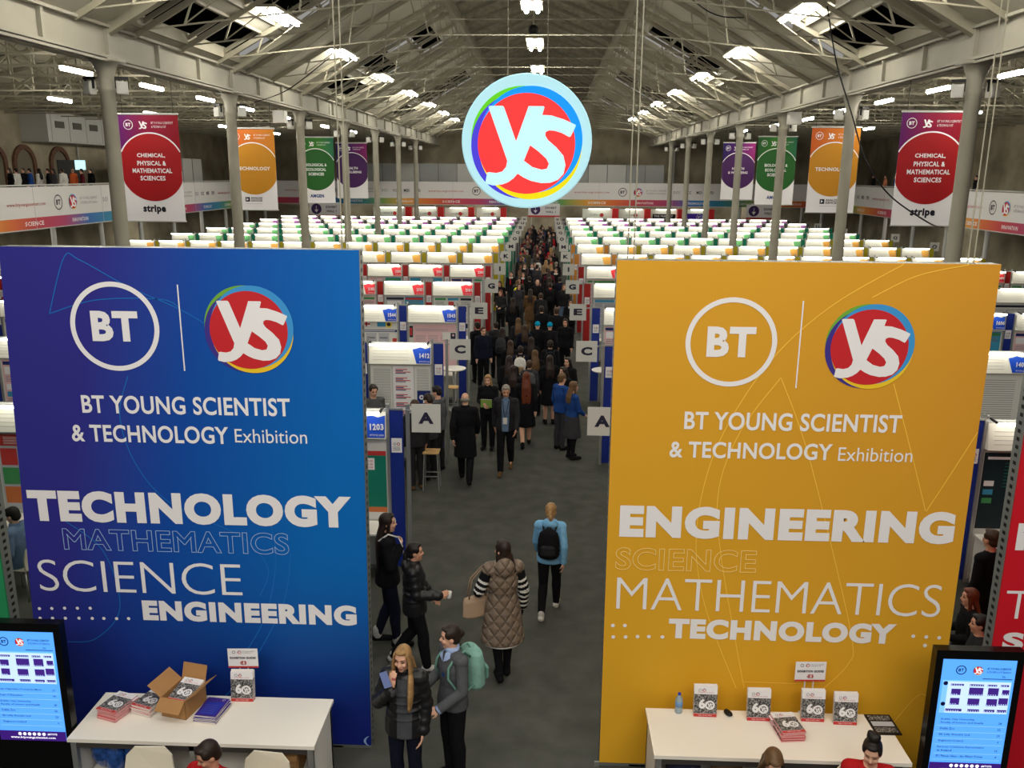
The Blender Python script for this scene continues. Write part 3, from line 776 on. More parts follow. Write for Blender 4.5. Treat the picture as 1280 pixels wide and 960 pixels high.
# ================================================================ the round light box
DY = 16.0
t = thing('logo_lightbox', 'large glowing round light box with the letters YS hung over the aisle', 'sign', (-.375, DY, 6.345))
L_w = mat('lightbox_white', (176, 226, 238), emit=.56); R_ = 1.165
b = MB(); n = 72
b.add([(R_*cos(2*pi*j/n), yy, R_*sin(2*pi*j/n)) for yy in (.02, .28) for j in range(n)], [(j, (j+1) % n, n+(j+1) % n, n+j) for j in range(n)] + [tuple(range(n, 2*n))])
b.build('drum', M_lightgrey, t)
b = MB(); b.add([(R_*cos(2*pi*j/n), .02, R_*sin(2*pi*j/n)) for j in range(n)] + [((R_-.02)*cos(2*pi*j/n), 0, (R_-.02)*sin(2*pi*j/n)) for j in range(n)], [(j, (j+1) % n, n+(j+1) % n, n+j) for j in range(n)] + [tuple(range(n, 2*n))]); b.build('glowing_face', L_w, t)
LB = [mat('lightbox_green', (92, 196, 26), emit=.66), mat('lightbox_blue', (0, 140, 236), emit=.7), mat('lightbox_yellow', (222, 206, 0), emit=.7), mat('lightbox_violet', (66, 56, 200), emit=.7), mat('lightbox_red', (246, 52, 52), emit=.74), mat('lightbox_letter', (186, 232, 240), emit=.66)]
b = MB(); ys_logo(b, 0, 0, R_*.872, -.004, .003, (0, 1, 2, 3, 4, 5), 72); b.build('emblem', LB, t)
for s in (-.35, .35): w = MB(); w.tube([(s, .15, 1.1), (s, .15, 7.2)], .008, 6); w.build('wire', M_iron, t)

# signs over the three ways out at the far end
def hall_sign(label, u, v, y, w, h):
    p = on_y(u, v, y); t = thing('direction_sign', label, 'sign', p, group='hall direction signs')
    b = MB(); b.box(-w/2, w/2, 0, .06, -h/2, h/2); b.box(-w/2, w/2, -.01, .06, -h/2, -h/2+.14, 1); b.build('panel', [M_w, mat('red_band', (200, 60, 64))], t)
    m = MB(); m.disc(-w*.27, .06, h*.36, -.012, 0); m.bar((-w*.27, -.02, .06+h*.2), (-w*.27, -.02, .06-h*.16), .03, .07, 1)
    m.add([(-w*.27-.16, -.02, .06-h*.05), (-w*.27+.16, -.02, .06-h*.05), (-w*.27, -.02, .06-h*.26)], [(0, 2, 1)], 1)
    m.build('round_arrow', [mat('sign_violet', (64, 40, 96)), M_w, M_ink], t); m = MB()
    m.text('EXHIBIT', w*.22, .12, w*.36, h*.16, -.012, 2, align='C', off=.02); m.text('HALL 1', w*.22, -.2, w*.3, h*.16, -.012, 2, align='C', off=.02)
    m.build('lettering', [mat('sign_violet', (64, 40, 96)), M_w, M_ink], t)
    for s in (-1, 1): r = MB(); r.bar((s*w*.4, .05, -p.z), (s*w*.4, .05, -h/2), .06, .06); r.build('pole', M_lightgrey, t)
hall_sign('white hall direction sign on poles at the far left end', 406, 262, 70, 2.5, 1.15)
hall_sign('white hall direction sign on poles at the far right end', 953, 265, 70, 2.5, 1.15)
hall_sign('white hall direction sign on poles beyond the round light box', 680, 263, 72.5, 2.6, 1.1)
# ================================================================ the exhibition stands
M_header = mat('header_board', (240, 238, 226), .5)
M_poster = mat('poster_white', (222, 222, 216), .6)
M_pink = mat('poster_pink', (226, 186, 190), .6); M_teal = mat('poster_teal', (16, 120, 100), .6); M_pblue = mat('poster_blue', (24, 44, 110), .6); M_cyan = mat('poster_cyan', (60, 150, 190), .6)
M_pred = mat('poster_red', (196, 60, 58), .6); M_pora = mat('poster_orange', (206, 116, 64), .6); M_pgreen = mat('poster_green', (70, 150, 90), .6); M_pyel = mat('poster_yellow', (232, 206, 60), .6); M_pgrey = mat('poster_grey', (186, 188, 194), .6); M_pdark = mat('poster_dark', (22, 40, 46), .6)
PM = [M_poster, M_pink, M_teal, M_pblue, M_cyan, M_pred, M_pora, M_pgreen, M_pyel, M_pgrey, M_pdark, M_greyink, M_w, M_ink]
FLAG = {'blue': ((24, 76, 196), (22, 44, 132)), 'red': ((232, 56, 68), (158, 28, 26)), 'orange': ((240, 178, 84), (160, 148, 22)), 'green': ((120, 200, 130), (10, 122, 92)), 'purple': ((176, 110, 182), (92, 84, 90))}
FM2 = {k: mat('flag_' + k, v[0], .55) for k, v in FLAG.items()}; DM2 = {k: mat('divider_' + k, v[1], .5) for k, v in FLAG.items()}
DM2['tan'] = mat('divider_tan', (196, 130, 50), .5)
PER, HW, BW, PW = 1.53, 1.245, .195, .045
# a stand: x from 0 (post), poster board 1.215 wide, post, divider .195; front face at y = 0, seen from -y
RS_ = random.Random(11)
def poster_sheets(rs, fancy):
    m = MB(); x0, x1 = PW + .02, PW + HW - .02
    n = rs.choice((1, 2, 3)); w = (x1 - x0) / n
    base = rs.choice((0, 0, 0, 1, 4, 9))
    for i in range(n):
        a, b = x0 + i*w + .01, x0 + (i+1)*w - .01
        m.rect(a, b, .9, 2.0, -.006, base if rs.random() < .7 else rs.choice((0, 1, 4, 9, 12)))
        if fancy:
            if rs.random() < .7: m.rect(a + .02, b - .02, 1.9, 1.97, -.008, rs.choice((3, 4, 5, 7, 13)))
            z = 1.86
            while z > .95:
                if rs.random() < .3:
                    k = rs.choice((2, 3, 4, 5, 6, 7, 10, 12)); hgt = rs.uniform(.1, .2)
                    m.rect(a + .04, a + .04 + (b-a-.08) * rs.uniform(.5, 1), z - hgt, z, -.008, k); z -= hgt + .04
                else:
                    for q in range(4):
                        m.rect(a + .04, b - .04 - rs.random()*.08, z - .012, z, -.008, 11); z -= .034
                    z -= .03
    return m
POSTERS = [poster_sheets(RS_, True).build('poster', PM) for _ in range(9)]
PLAIN = [poster_sheets(RS_, False).build('poster', PM) for _ in range(3)]
for o in POSTERS + PLAIN: COL.objects.unlink(o)
def mb_frame():
    f = MB()
    for x in (0, PW + HW): f.box(x, x + PW, -.02, .04, 0, 2.56)
    f.box(PW, PW + HW, 0, .03, .06, 2.46, 1); f.box(PW, PW + HW, -.02, .03, 2.46, 2.49); f.box(PW, PW + HW, -.012, .03, 2.035, 2.06)
    f.box(PW, PW + HW, -.014, .03, 0, .06)
    return f
def mb_header():
    h = MB(); h.add([(PW, -.1, 2.06), (PW+HW, -.1, 2.06), (PW+HW, -.03, 2.44), (PW, -.03, 2.44), (PW, 0, 2.06), (PW+HW, 0, 2.06), (PW+HW, 0, 2.44), (PW, 0, 2.44)],
                    [(0,1,2,3),(4,7,6,5),(0,4,5,1),(1,5,6,2),(2,6,7,3),(3,7,4,0)], 0)
    for k in range(4):
        z = 2.14 + k*.06; y = -.1 + (z-2.06)/.38*.07 - .003
        h.add([(PW+.08, y, z), (PW+.8, y, z), (PW+.8, y, z+.008), (PW+.08, y, z+.008)], [(0, 1, 2, 3)], 1)
    return h
PRO = {}
def proto(color, tan=False, detail=True):
    key = (color, tan, detail)
    if key in PRO: return PRO[key]
    d = {}
    d['frame'] = mb_frame().build('frame', [M_alu, mat('stand_back_board', (214, 214, 208), .6)])
    d['header'] = mb_header().build('header_board', [M_header, mat('faint_ink', (196, 196, 186))])
    b = MB(); b.tube([(PW+.04, -.2, 2.47), (PW+HW-.06, -.2, 2.47)], .024, 8); d['lamp_tube'] = b.build('lamp_tube', M_standtube)
    b = MB(); b.bar((PW+.03, 0, 2.5), (PW+.03, -.2, 2.49), .03, .025); b.bar((PW+HW-.05, 0, 2.5), (PW+HW-.05, -.2, 2.49), .03, .025); d['lamp_arm'] = b.build('lamp_arm', M_dark)
    b = MB(); x1 = PW + HW - .01
    f = lambda x, z: (x, -.1 + (z-2.06)/.38*.07 - .008, z)
    b.add([f(x1-.36, 2.36), f(x1-.28, 2.08), f(x1, 2.08), f(x1, 2.4), f(x1-.1, 2.37), f(x1-.2, 2.4), f(x1-.3, 2.37)], [tuple(range(7))])
    d['flag'] = b.build('number_flag', FM2[color])
    b = MB(); b.box(PW*2+HW, PW*2+HW+BW, 0, .03, .03, 2.47); b.box(PW*2+HW, PW*2+HW+BW, -.012, .03, 2.47, 2.5, 1); d['divider'] = b.build('divider_panel', [DM2['tan'] if tan else DM2[color], M_alu])
    b = MB(); x = PW*2+HW; b.rect(x+.02, x+BW-.02, 1.83, 2.05, -.004, 0)
    b.ring(x+.07, 1.96, .014, .02, -.006, 1, 12); b.ring(x+.125, 1.96, .014, .024, -.006, 2, 12)
    for k in range(3): b.rect(x+.045, x+BW-.045, 1.91-k*.022, 1.916-k*.022, -.006, 1)
    d['notice'] = b.build('notice', [M_w, M_ink, M_redink])
    b = MB(); b.box(PW+.01, PW+HW-.01, -.52, -.03, .74, .77); b.box(PW+.03, PW+.07, -.5, -.04, .0, .74); b.box(PW+HW-.07, PW+HW-.03, -.5, -.04, 0, .74); d['shelf'] = b.build('shelf_table', M_white)
    for o in d.values(): COL.objects.unlink(o)
    PRO[key] = d
    return d
def inst(src, parent, name=None):
    c = src.copy(); COL.objects.link(c); c.parent = parent
    return c
def flag_number(num, flag_parent):
    b = MB(); x1 = PW + HW - .025; y = -.1 + .11/.38*.07 - .014
    b.text(num, x1, 2.19, .2, .1, y, 0, off=.045, align='R', res=2); b.text('BTYSTE 2024', x1, 2.105, .2, .03, y-.012, 0, off=.02, align='R', res=1)
    o = b.build('number', M_w, flag_parent); o.rotation_euler = (0, 0, 0)
ROWY = [11.9 + 4.98*n for n in range(12)]
LET = 'ACEGIKMOQSUW'
RCOL = ['blue', 'blue', 'blue', 'red', 'red', 'orange', 'orange', 'green', 'green', 'green', 'purple', 'purple']
FIRST = {('L', 0): '1203', ('L', 1): '1412', ('L', 2): '1543', ('L', 3): '2101', ('L', 4): '2201', ('R', 1): '1411', ('R', 2): '1611', ('R', 0): '1204', ('R', 3): '2408', ('R', 4): '2508'}
EDGE_L, EDGE_R = -1.98, 1.2              # aisle ends of the rows
def hidden(x, y):
    """wholly behind one of the tall banners, also from a step to the side"""
    u, v = project(x + PER/2, y, 2.5)
    u0, _ = project(x, y, 2.5); u1, _ = project(x + PER, y, 2.5)
    if u1 < -60 or u0 > 1340: return True
    if v < 318: return False
    if u1 < 449 - 30 and u0 > 60 and v > 330: return True
    if u0 > 790 and u1 < 1150 and v > 345: return True
    return False
NST = 0
def stand(side, n, i):
    """i: place from the aisle, 0 nearest"""
    global NST
    col = RCOL[n]
    tan = side == 'R' and n in (5, 6) and i == 0
    if side == 'L': x = EDGE_L - PW - (i+1)*PER + .0
    else: x = EDGE_R + BW + PW + .02 + i*PER + ({0: .15, 1: .55, 2: 1.11}.get(n, 0) if i >= 3 else 0)
    y = ROWY[n]
    if n >= 7 and side == 'R' and i >= 8: col = 'orange' if n == 7 else col
    for X, Y in COLS:
        if abs(Y - y) < .35 and x - .25 < X < x + PER + .2: return
    if hidden(x, y): return
    num = FIRST.get((side, n))
    if num: num = str(int(num) + (i if side == 'L' else -i))
    fc = 'yellow' if col == 'orange' else col
    nm = ('stand %s with a %s flag' % (num, fc)) if num and n < 4 else 'stand with %s number flag' % fc
    lab = '%s, row %s, %s from the aisle on the %s' % (nm, LET[n], ORD[i], 'left' if side == 'L' else 'right')
    t = thing('exhibition_stand', lab, 'exhibition stand', (x, y, 0), 0, 'stands in the hall')
    d = proto(col, tan)
    for k in ('frame', 'header', 'lamp_tube', 'lamp_arm', 'divider', 'shelf'): inst(d[k], t)
    f = inst(d['flag'], t)
    inst(d['notice'], t)
    if side == 'R' and n < 3 and i == 3:
        for k in ('divider', 'notice'): inst(d[k], t).location = (-(PW*2 + HW) - BW, .004, 0)
    if num and n < 5: flag_number(num, f)
    if (side, n, i) in SPECIAL: SPECIAL[(side, n, i)](t)
    else: inst((POSTERS if n < 5 else PLAIN)[(n*5 + i*3 + (side == 'R')) % (9 if n < 5 else 3)], t)
    NST += 1
def poster_teal(t):
    m = MB(); x0, x1 = PW+.02, PW+HW-.02
    m.rect(x0, x1, .78, 2.02, -.006, 0); m.rect(x0, x1, 1.78, 1.85, -.008, 5); m.rect(x0, x1, .98, 1.78, -.008, 2); m.rect(x0, x1, .9, .98, -.008, 6); m.rect(x1-.42, x1-.17, 1.56, 1.74, -.01, 12)
    for a in range(4):
        for b in range(3): m.rect(x1-.4+a*.055, x1-.36+a*.055, 1.58+b*.05, 1.61+b*.05, -.012, 1)
    m.build('poster', PM, t)
def poster_bars(t):
    m = MB(); x0, x1 = PW+.02, PW+HW-.02; w = (x1-x0)/3
    for i in range(3):
        a, b = x0 + i*w*1.1, x0 + i*w*1.1 + w*(1.05 if i < 2 else .78); m.rect(a, b, .85, 2.0 + .0, -.006, 0 if i != 1 else 12)
        m.rect(b-.004, b+.008, .85, 2.0, -.008, 9)
        z = 1.94
        while z > .95:
            if i == 1:
                for q, (L, c) in enumerate(((.3, 5), (.2, 3), (.38, 5), (.26, 3))): m.rect(a+.05, a+.05+L*.8, z-.018, z, -.008, c); z -= .026
                z -= .07
            else: m.rect(a+.04, b-.03, z-.01, z, -.008, 11); z -= .032
    m.rect(x1-.28, x1-.01, 1.22, 1.5, -.01, 3); m.ring(x1-.19, 1.36, .02, .05, -.012, 12, 14); m.ring(x1-.09, 1.4, .015, .035, -.012, 12, 14); m.rect(x1-.16, x1-.12, 1.24, 1.3, -.012, 12)
    m.build('poster', PM, t)
def poster_flags(t):
    m = MB(); x0, x1 = PW+.02, PW+HW-.02
    m.rect(x0, x1, .85, 2.02, -.006, 0); m.rect(x0, x1, 1.78, 1.84, -.008, 3); m.rect(x0+.05, x1-.05, 1.8, 1.82, -.01, 12)
    m.rect(.38, .58, 1.92, 2.05, -.012, 12); m.rect(.46, .5, 1.92, 2.05, -.014, 5); m.rect(.38, .58, 1.965, 2.005, -.014, 5)
    m.rect(.76, .98, 1.92, 2.06, -.012, 4); m.disc(1.06, 1.98, .085, -.012, 8, 20); m.disc(1.06, 1.98, .05, -.014, 13, 16)
    for k in range(3): m.rect(x0+.06+k*.33, x0+.34+k*.33, 1.45, 1.75, -.008, 9); m.rect(x0+.09+k*.33, x0+.3+k*.33, 1.6, 1.65, -.01, 11)
    m.rect(x1-.12, x1-.01, 1.4, 1.62, -.01, 5)
    m.build('poster', PM, t)
def poster_pink(t):
    m = MB(); x0, x1 = PW+.02, PW+HW-.02
    m.rect(x0+.1, x1, .9, 2.0, -.006, 1); m.rect(x0, x0+.09, 1.65, 1.95, -.012, 10); m.rect(x0+.01, x0+.07, 1.7, 1.9, -.014, 5)
    for k in range(3):
        for q in range(6): m.rect(x0+.16+k*.32, x0+.42+k*.32, 1.7-q*.03, 1.708-q*.03, -.008, 11)
    for q in range(2): m.rect(x0+.16, x1-.2, 1.86-q*.04, 1.87-q*.04, -.008, 11)
    m.rect(x1-.35, x1, 1.6, 1.8, -.014, 0); m.rect(x1-.14, x1-.01, 1.62, 1.78, -.016, 13); m.disc(x1-.07, 1.72, .03, -.018, 1, 10)
    m.build('poster', PM, t)
def poster_dark(t):
    m = MB(); x0, x1 = PW+.02, PW+HW-.02
    m.rect(x0, x1, .85, 2.0, -.006, 10); m.rect(x0+.05, x0+.5, 1.9, 1.94, -.008, 12)
    for k, c in enumerate((12, 4, 7)): m.rect(x0+.04, x0+.18, 1.5-k*.13, 1.58-k*.13, -.008, c)
    for q in range(8): m.rect(x0+.3, x1-.1, 1.84-q*.05, 1.85-q*.05, -.008, 2)
    m.build('poster', PM, t)
def poster_science(t):
    m = MB(); x0, x1 = PW+.02, PW+HW-.02
    m.rect(x0, x1, .85, 2.02, -.006, 0); m.rect(x0, x0+.26, .85, 2.02, -.008, 4); m.disc(x0+.2, 1.72, .07, -.01, 5, 20); m.rect(x0+.06, x0+.24, 1.45, 1.6, -.01, 12); m.rect(x0+.06, x0+.24, 1.2, 1.36, -.01, 12)
    for q in range(18): m.rect(x0+.36, x1-.12, 1.9-q*.045, 1.91-q*.045, -.008, 11)
    m.build('poster', PM, t)
def poster_blocks(t):
    m = MB(); x0, x1 = PW+.02, PW+HW-.02
    m.rect(x0, x1, .82, 2.02, -.006, 9); m.rect(x0, x1, 1.82, 2.0, -.008, 5)
    for k, z in enumerate((1.52, 1.22, .92)):
        for q in range(4): m.rect(x0+.03+q*.29, x0+.28+q*.29, z, z+.26, -.008, ((5, 7, 3, 6), (7, 3, 5, 7), (6, 5, 7, 3))[k][q])
    for q in range(5): m.rect(x0+.1, x1-.3, 1.95-q*.025, 1.958-q*.025, -.01, 12)
    m.build('poster', PM, t)
SPECIAL = {('L', 0, 0): poster_teal, ('L', 1, 0): poster_bars, ('L', 2, 0): poster_pink, ('L', 2, 1): poster_flags, ('R', 1, 4): poster_science, ('R', 0, 3): poster_dark, ('L', 0, 3): poster_blocks}
for n in range(12):
    for i in range(12):
        if EDGE_L - (i+1)*PER > -20.5: stand('L', n, i)
        if EDGE_R + (i+1)*PER < 19.4: stand('R', n, i)
# letter boards at the aisle ends of the rows, with the end panel they are fixed to
def row_end(letter, side, n):
    s = -1 if side == 'L' else 1
    x = EDGE_L if side == 'L' else EDGE_R
    e = thing('row_end_post', 'aluminium end post of row %s at the %s side of the aisle' % (letter, 'left' if s < 0 else 'right'), 'post', (x, ROWY[n], 0), 0, 'end posts of the stand rows')
    if side == 'L': b = MB(); b.box(0, .05, -.03, .05, 0, 2.56); b.box(.0, .04, .05, .12, 0, 2.47, 1)
    else: b = MB(); b.box(-.05, 0, -.03, .05, 0, 2.56); b.box(-.04, 0, .05, .12, 0, 2.47, 1); b.box(.0, BW+.01, 0, .03, .03, 2.47, 1); b.box(0, BW+.01, -.01, .03, 2.47, 2.5)
    tan = side == 'R' and n in (5, 6)
    b.build('post', [M_alu, DM2['tan'] if tan else DM2[RCOL[n]]], e)
    if side == 'R':
        o = inst(proto(RCOL[n])['notice'], e); o.location.x = -(PW*2+HW) + .01
    w = .42; xs = (.03, .03 + w) if side == 'L' else (-.09-w, -.09)
    t = thing('letter_board', 'square white letter board %s hung at the %s side of the aisle' % (letter, 'left' if s < 0 else 'right'), 'sign', (x + (.06 if s < 0 else -.06), ROWY[n]-.05, 2.16), 0, 'letter boards along the aisle')
    b = MB(); b.box(xs[0], xs[1], -.005, .005, 0, .42); b.build('board', mat('letter_board_white', (206, 206, 200), .6), t)
    m = MB(); cx = (xs[0]+xs[1])/2; m.text(letter, cx, .13, .22 if letter != 'I' else .06, .17, -.008, 0, off=.05, align='C', res=3); m.build('letter', M_ink, t)
    k = MB(); a = (-.06, xs[0]) if side == 'L' else (xs[1], .06); k.box(a[0], a[1], -.004, .02, .3, .33); k.build('bracket', M_alu, t)
for n in range(12):
    for side in 'LR': row_end(LET[n], side, n)
# letter boards at the outer ends of the far rows
for letter, u, v in (('O', 1168, 309), ('Q', 1119, 298), ('S', 1054, 291), ('U', 1022, 284)):
    n = LET.index(letter); p = on_y(u, v, ROWY[n] - .75)
    t = thing('letter_board', 'white letter board %s at the outer right end of its row' % letter, 'sign', (p.x, p.y, p.z - .21), 0, 'letter boards along the aisle')
    b = MB(); b.box(-.24, .24, -.005, .005, 0, .46); b.build('board', mat('letter_board_white', (206, 206, 200), .6), t)
    m = MB(); m.text(letter, 0, .13, .24, .2, -.008, 0, off=.05, align='C'); m.build('letter', M_ink, t)
    k = MB(); k.bar((0, .03, -(p.z-.21)), (0, .03, .3), .05, .05); k.build('pole', M_alu, t)
# round white tables and wooden stools between the rows
def round_table(label, x, y, h=1.05):
    t = thing('high_table', label, 'table', (x, y, 0), 0, 'round white tables by the aisle')
    b = MB(); b.lathe([(.3, h-.03), (.31, h-.015), (.31, h), (.3, h+.003)], n=28); b.build('table_top', M_white, t, True)
    b = MB(); b.tube([(0, 0, .02), (0, 0, h-.03)], .03, 10); b.build('column', M_alu, t, True)
    b = MB(); b.lathe([(.24, 0), (.24, .012), (.05, .03)], n=24); b.build('base', M_alu, t, True)
def stool(label, x, y, rz=0):
    t = thing('bar_stool', label, 'stool', (x, y, 0), rz, 'wooden seat stools by the aisle')
    b = MB(); b.box(-.15, .15, -.14, .14, .72, .745); b.build('seat', mat('pale_wood', (206, 168, 112), .5), t)
    for sx in (-1, 1):
        for sy in (-1, 1):
            l = MB(); l.bar((sx*.12, sy*.11, .72), (sx*.15, sy*.14, 0), .02, .02); l.build('leg', M_alu, t)
    r = MB(); r.bar((-.14, -.13, .28), (.14, -.13, .28), .018, .018); r.bar((-.14, .13, .28), (.14, .13, .28), .018, .018); r.build('foot_rail', M_alu, t)
p = on_z(567, 460, 1.05); round_table('round white high table behind letter board C on the left', p.x, p.y)
p = on_z(749, 462, 1.05); round_table('round white high table at the right edge of the aisle below letter board C', p.x+.12, p.y)
t = thing('paper_plate', 'round white paper plate stuck to the blue panel of stand row A on the left', 'plate', (-2.235, 11.9, .77)); b = MB(); b.add([(r_*cos(2*pi*j/24), y_, r_*sin(2*pi*j/24)) for r_, y_ in ((.05, -.006), (.075, -.018)) for j in range(24)], [(j, (j+1) % 24, 24+(j+1) % 24, 24+j) for j in range(24)] + [tuple(range(24))]); b.build('dish', M_white, t)
p = on_z(536, 563, .75); p.x += .05; stool('wooden stool with pale legs below the nearest left letter board A', p.x, p.y)
p = on_z(565, 483, .75); stool('wooden stool beside the round table behind letter board C', p.x, p.y)
# sponsor booths under the far gallery: red pillars and lit white walls
for k, (u0, u1) in enumerate(((467, 508), (516, 548), (556, 586), (596, 626), (728, 765), (774, 805), (812, 846), (855, 884))):
    Yb = 73.2; a = on_y(u0, 270, Yb).x; b_ = on_y(u1, 270, Yb).x
    t = thing('sponsor_booth', 'small lit booth with a red pillar under the far gallery, %s from the left' % ORD[k], 'booth', (a, Yb, 0), 0, 'lit booths under the far gallery')
    b = MB(); b.box(.0, b_-a, 0, .1, 0, 2.95); b.build('back_wall', mat('booth_white', (232, 238, 226), .5), t)
    r = MB(); r.box(b_-a, b_-a+.48, -.5, 0, 0, 3.0); r.build('pillar', mat('booth_red', (216, 44, 46), .5), t)
    l = MB(); l.tube([(.5, -.25, 2.95), (b_-a-.2, -.25, 2.95)], .03, 6); l.build('lamp_tube', M_standtube, t)
    c = MB(); c.box(.5, b_-a-.3, -1.4, -.9, 0, 1.05); c.build('counter', M_white, t)
    g = MB(); g.disc((b_-a)*.65, 2.45, .16, -.01, 0, 16); g.text('SCIENCE', .6, 2.4, 1.0, .14, -.01, 1, res=1)
    g.build('print', [M_pred, M_greyink], t)
for lab, u0, u1, v0, v1, m, lines in (('black sign with white words over the far booths', 816, 844, 267.5, 276, M_dark, ('THE PRIMARY', 'SCIENCE FAIR')), ('violet sign with a round emblem over the far booths', 857, 883, 267, 277, mat('sign_bright_violet', (86, 52, 190), .5), None)):
    a = on_y(u0, v0, 71.4); b_ = on_y(u1, v1, 71.4)
    t = thing('booth_sign', lab, 'sign', (a.x, 71.4, 0)); b = MB(); b.box(0, b_.x-a.x, 0, .08, b_.z-.3, a.z)
    b.bar((.1, .06, 0), (.1, .06, b_.z), .06, .06); b.bar((b_.x-a.x-.1, .06, 0), (b_.x-a.x-.1, .06, b_.z), .06, .06); b.build('panel', m, t)
    g = MB()
    if lines:
        for q, s in enumerate(lines): g.text(s, .1, a.z-.25-q*.25, (b_.x-a.x)-.3, .17, -.01, 0, off=.03, res=1)
    else: bt_logo(g, (b_.x-a.x)*.65, (a.z+b_.z)/2+.02, .24, -.01, 0, 20)
    g.build('lettering', M_w, t)
# ================================================================ the two counters and what lies on them
TOP = .80
def counter(label, xl, xr, yf, yb):
    t = thing('counter_table', label, 'counter', ((xl+xr)/2, yf, 0)); w = (xr-xl)/2; d = yb - yf
    b = MB(); b.box(-w, w, 0, d, TOP-.035, TOP); b.build('table_top', mat('cream_table_top', (244, 238, 226), .4), t)
    for s in (-1, 1):
        b = MB(); b.box(s*w-.03 if s > 0 else -w+.02, s*w-.02 if s > 0 else -w+.03, .06, d-.03, .05, TOP-.035); b.build('side_panel', M_white, t)
        for y in (.04, d-.05):
            l = MB(); l.box(s*(w-.045)-.025, s*(w-.045)+.025, y-.025, y+.025, 0, TOP-.035); l.build('leg', M_alu, t)
    b = MB(); b.box(-.022, .022, .02, .06, 0, TOP-.035); b.build('leg', M_alu, t)
    b = MB(); b.box(-w+.05, w-.05, .02, .06, TOP-.1, TOP-.04); b.box(-w+.05, w-.05, .02, .06, .04, .08); b.build('rail', mat('dark_rail', (70, 66, 64), .5), t)
    b = MB(); b.box(-w+.06, w-.06, d-.06, d-.045, .05, TOP-.04); b.build('back_panel', mat('counter_grey', (196, 194, 190), .6), t)
    b = MB(); b.box(-w+.06, w-.06, .07, d-.07, .28, .3); b.build('lower_shelf', M_white, t)
    return t
counter('white counter table in front of the blue banner', -4.26, -2.0, 6.65, 7.37)
counter('cream counter table in front of the yellow banner', 1.03, 3.28, 6.68, 7.38)
# exhibition guides
M_pages = mat('paper_edges', (230, 222, 216), .7); M_pagesred = mat('paper_edges_red', (220, 156, 156), .7)
def cover_mat():
    m = bpy.data.materials.new('crowd_photo_print'); m.use_nodes = True; nt = m.node_tree; b = nt.nodes['Principled BSDF']
    tc = nt.nodes.new('ShaderNodeTexCoord'); v = nt.nodes.new('ShaderNodeTexVoronoi'); v.inputs['Scale'].default_value = 75
    n = nt.nodes.new('ShaderNodeTexNoise'); n.inputs['Scale'].default_value = 40
    mx = nt.nodes.new('ShaderNodeMath'); mx.operation = 'MULTIPLY'
    r = nt.nodes.new('ShaderNodeValToRGB'); r.color_ramp.elements[0].color = (.01, .01, .012, 1); r.color_ramp.elements[1].color = (.34, .33, .32, 1); r.color_ramp.elements[0].position = .16; r.color_ramp.elements[1].position = .42
    nt.links.new(tc.outputs['Object'], v.inputs['Vector']); nt.links.new(tc.outputs['Object'], n.inputs['Vector'])
    nt.links.new(v.outputs['Distance'], mx.inputs[0]); nt.links.new(n.outputs['Fac'], mx.inputs[1])
    nt.links.new(mx.outputs[0], r.inputs[0]); nt.links.new(r.outputs[0], b.inputs['Base Color'])
    return m
M_photo = cover_mat()
GW, GH = .215, .3
def guide_cover():
    m = MB(); w = GW/2
    m.rect(-w, w, .0, GH, -.001, 0); m.rect(-w, w, .035, .225, -.0016, 1); m.rect(-w, w, 0, .032, -.0016, 2)
    m.ring(-.055, .265, .011, .014, -.002, 3, 16); ys_logo(m, -.015, .265, .018, -.0018, .0002, (4, 5, 6, 7, 8, 9), 16)
    m.text('EXHIBITION GUIDE', 0, .238, .15, .009, -.002, 2, align='C', res=1)
    m.text('6', -.032, .08, .062, .1, -.0022, 0, off=.05, align='C', res=3)
    m.ring(.042, .118, .03, .046, -.0022, 0, 20); ys_logo(m, .042, .118, .034, -.0024, .0002, (4, 5, 6, 7, 8, 9), 16, discs=False)
    m.text('YEARS OF DISCOVERY', 0, .01, .13, .011, -.002, 0, align='C', res=1)
    return m
COVER_M = [M_w, M_photo, M_pred, M_ink] + LOGO
def guide(label, group, pages=M_pages):
    t = thing('exhibition_guide', label, 'booklet', group=group)
    b = MB(); b.box(-GW/2, GW/2, 0, .011, 0, GH); b.build('pages', pages, t)
    guide_cover().build('cover', COVER_M, t)
    return t
def upright_stack(x, y, n, where, rz=0.0):
    g0 = guide('front exhibition guide of the upright stack %s' % where, 'exhibition guides on the counters')
    for i in range(n):
        o = g0 if i == 0 else dup(g0, label='exhibition guide behind the front one in the stack %s' % where)
        o.rotation_euler = (radians(-7), 0, rz + (i % 3 - 1) * .012); o.location = (x + (i % 2)*.004, y + i*.0125, TOP + .001 + .006*(i % 3))
def flat_stack(x, y, n, where, rz, pages):
    g0 = guide('top exhibition guide of the flat pile %s' % where, 'exhibition guides on the counters', pages)
    r = random.Random(int(x*100))
    for i in range(n):
        o = g0 if i == 0 else dup(g0, label='exhibition guide lower down in the flat pile %s' % where)
        k = n - 1 - i
        o.rotation_euler = (radians(-90), 0, rz + r.uniform(-.05, .05)); o.location = (x + r.uniform(-.008, .008), y + r.uniform(-.008, .008), TOP + .0125 + k*.0118)
Q = lambda u, v, z=TOP: on_z(u, v, z)
for u0, u1, v, where in ((865, 896, 894, 'beside the water bottle'), (931, 963, 899, 'second from the water bottle'), (998, 1031, 900, 'below the right price sign'), (1037, 1073, 904, 'furthest from the water bottle')):
    a, b_ = Q(u0, v), Q(u1, v); upright_stack((a.x+b_.x)/2, a.y-.02, 4, where)
p = Q(304, 875); upright_stack(p.x, p.y-.025, 4, 'below the left price sign', .03)
p = Q(990, 924); flat_stack(p.x+.0, p.y-.04, 8, 'lying on the right counter', .12, M_pagesred)
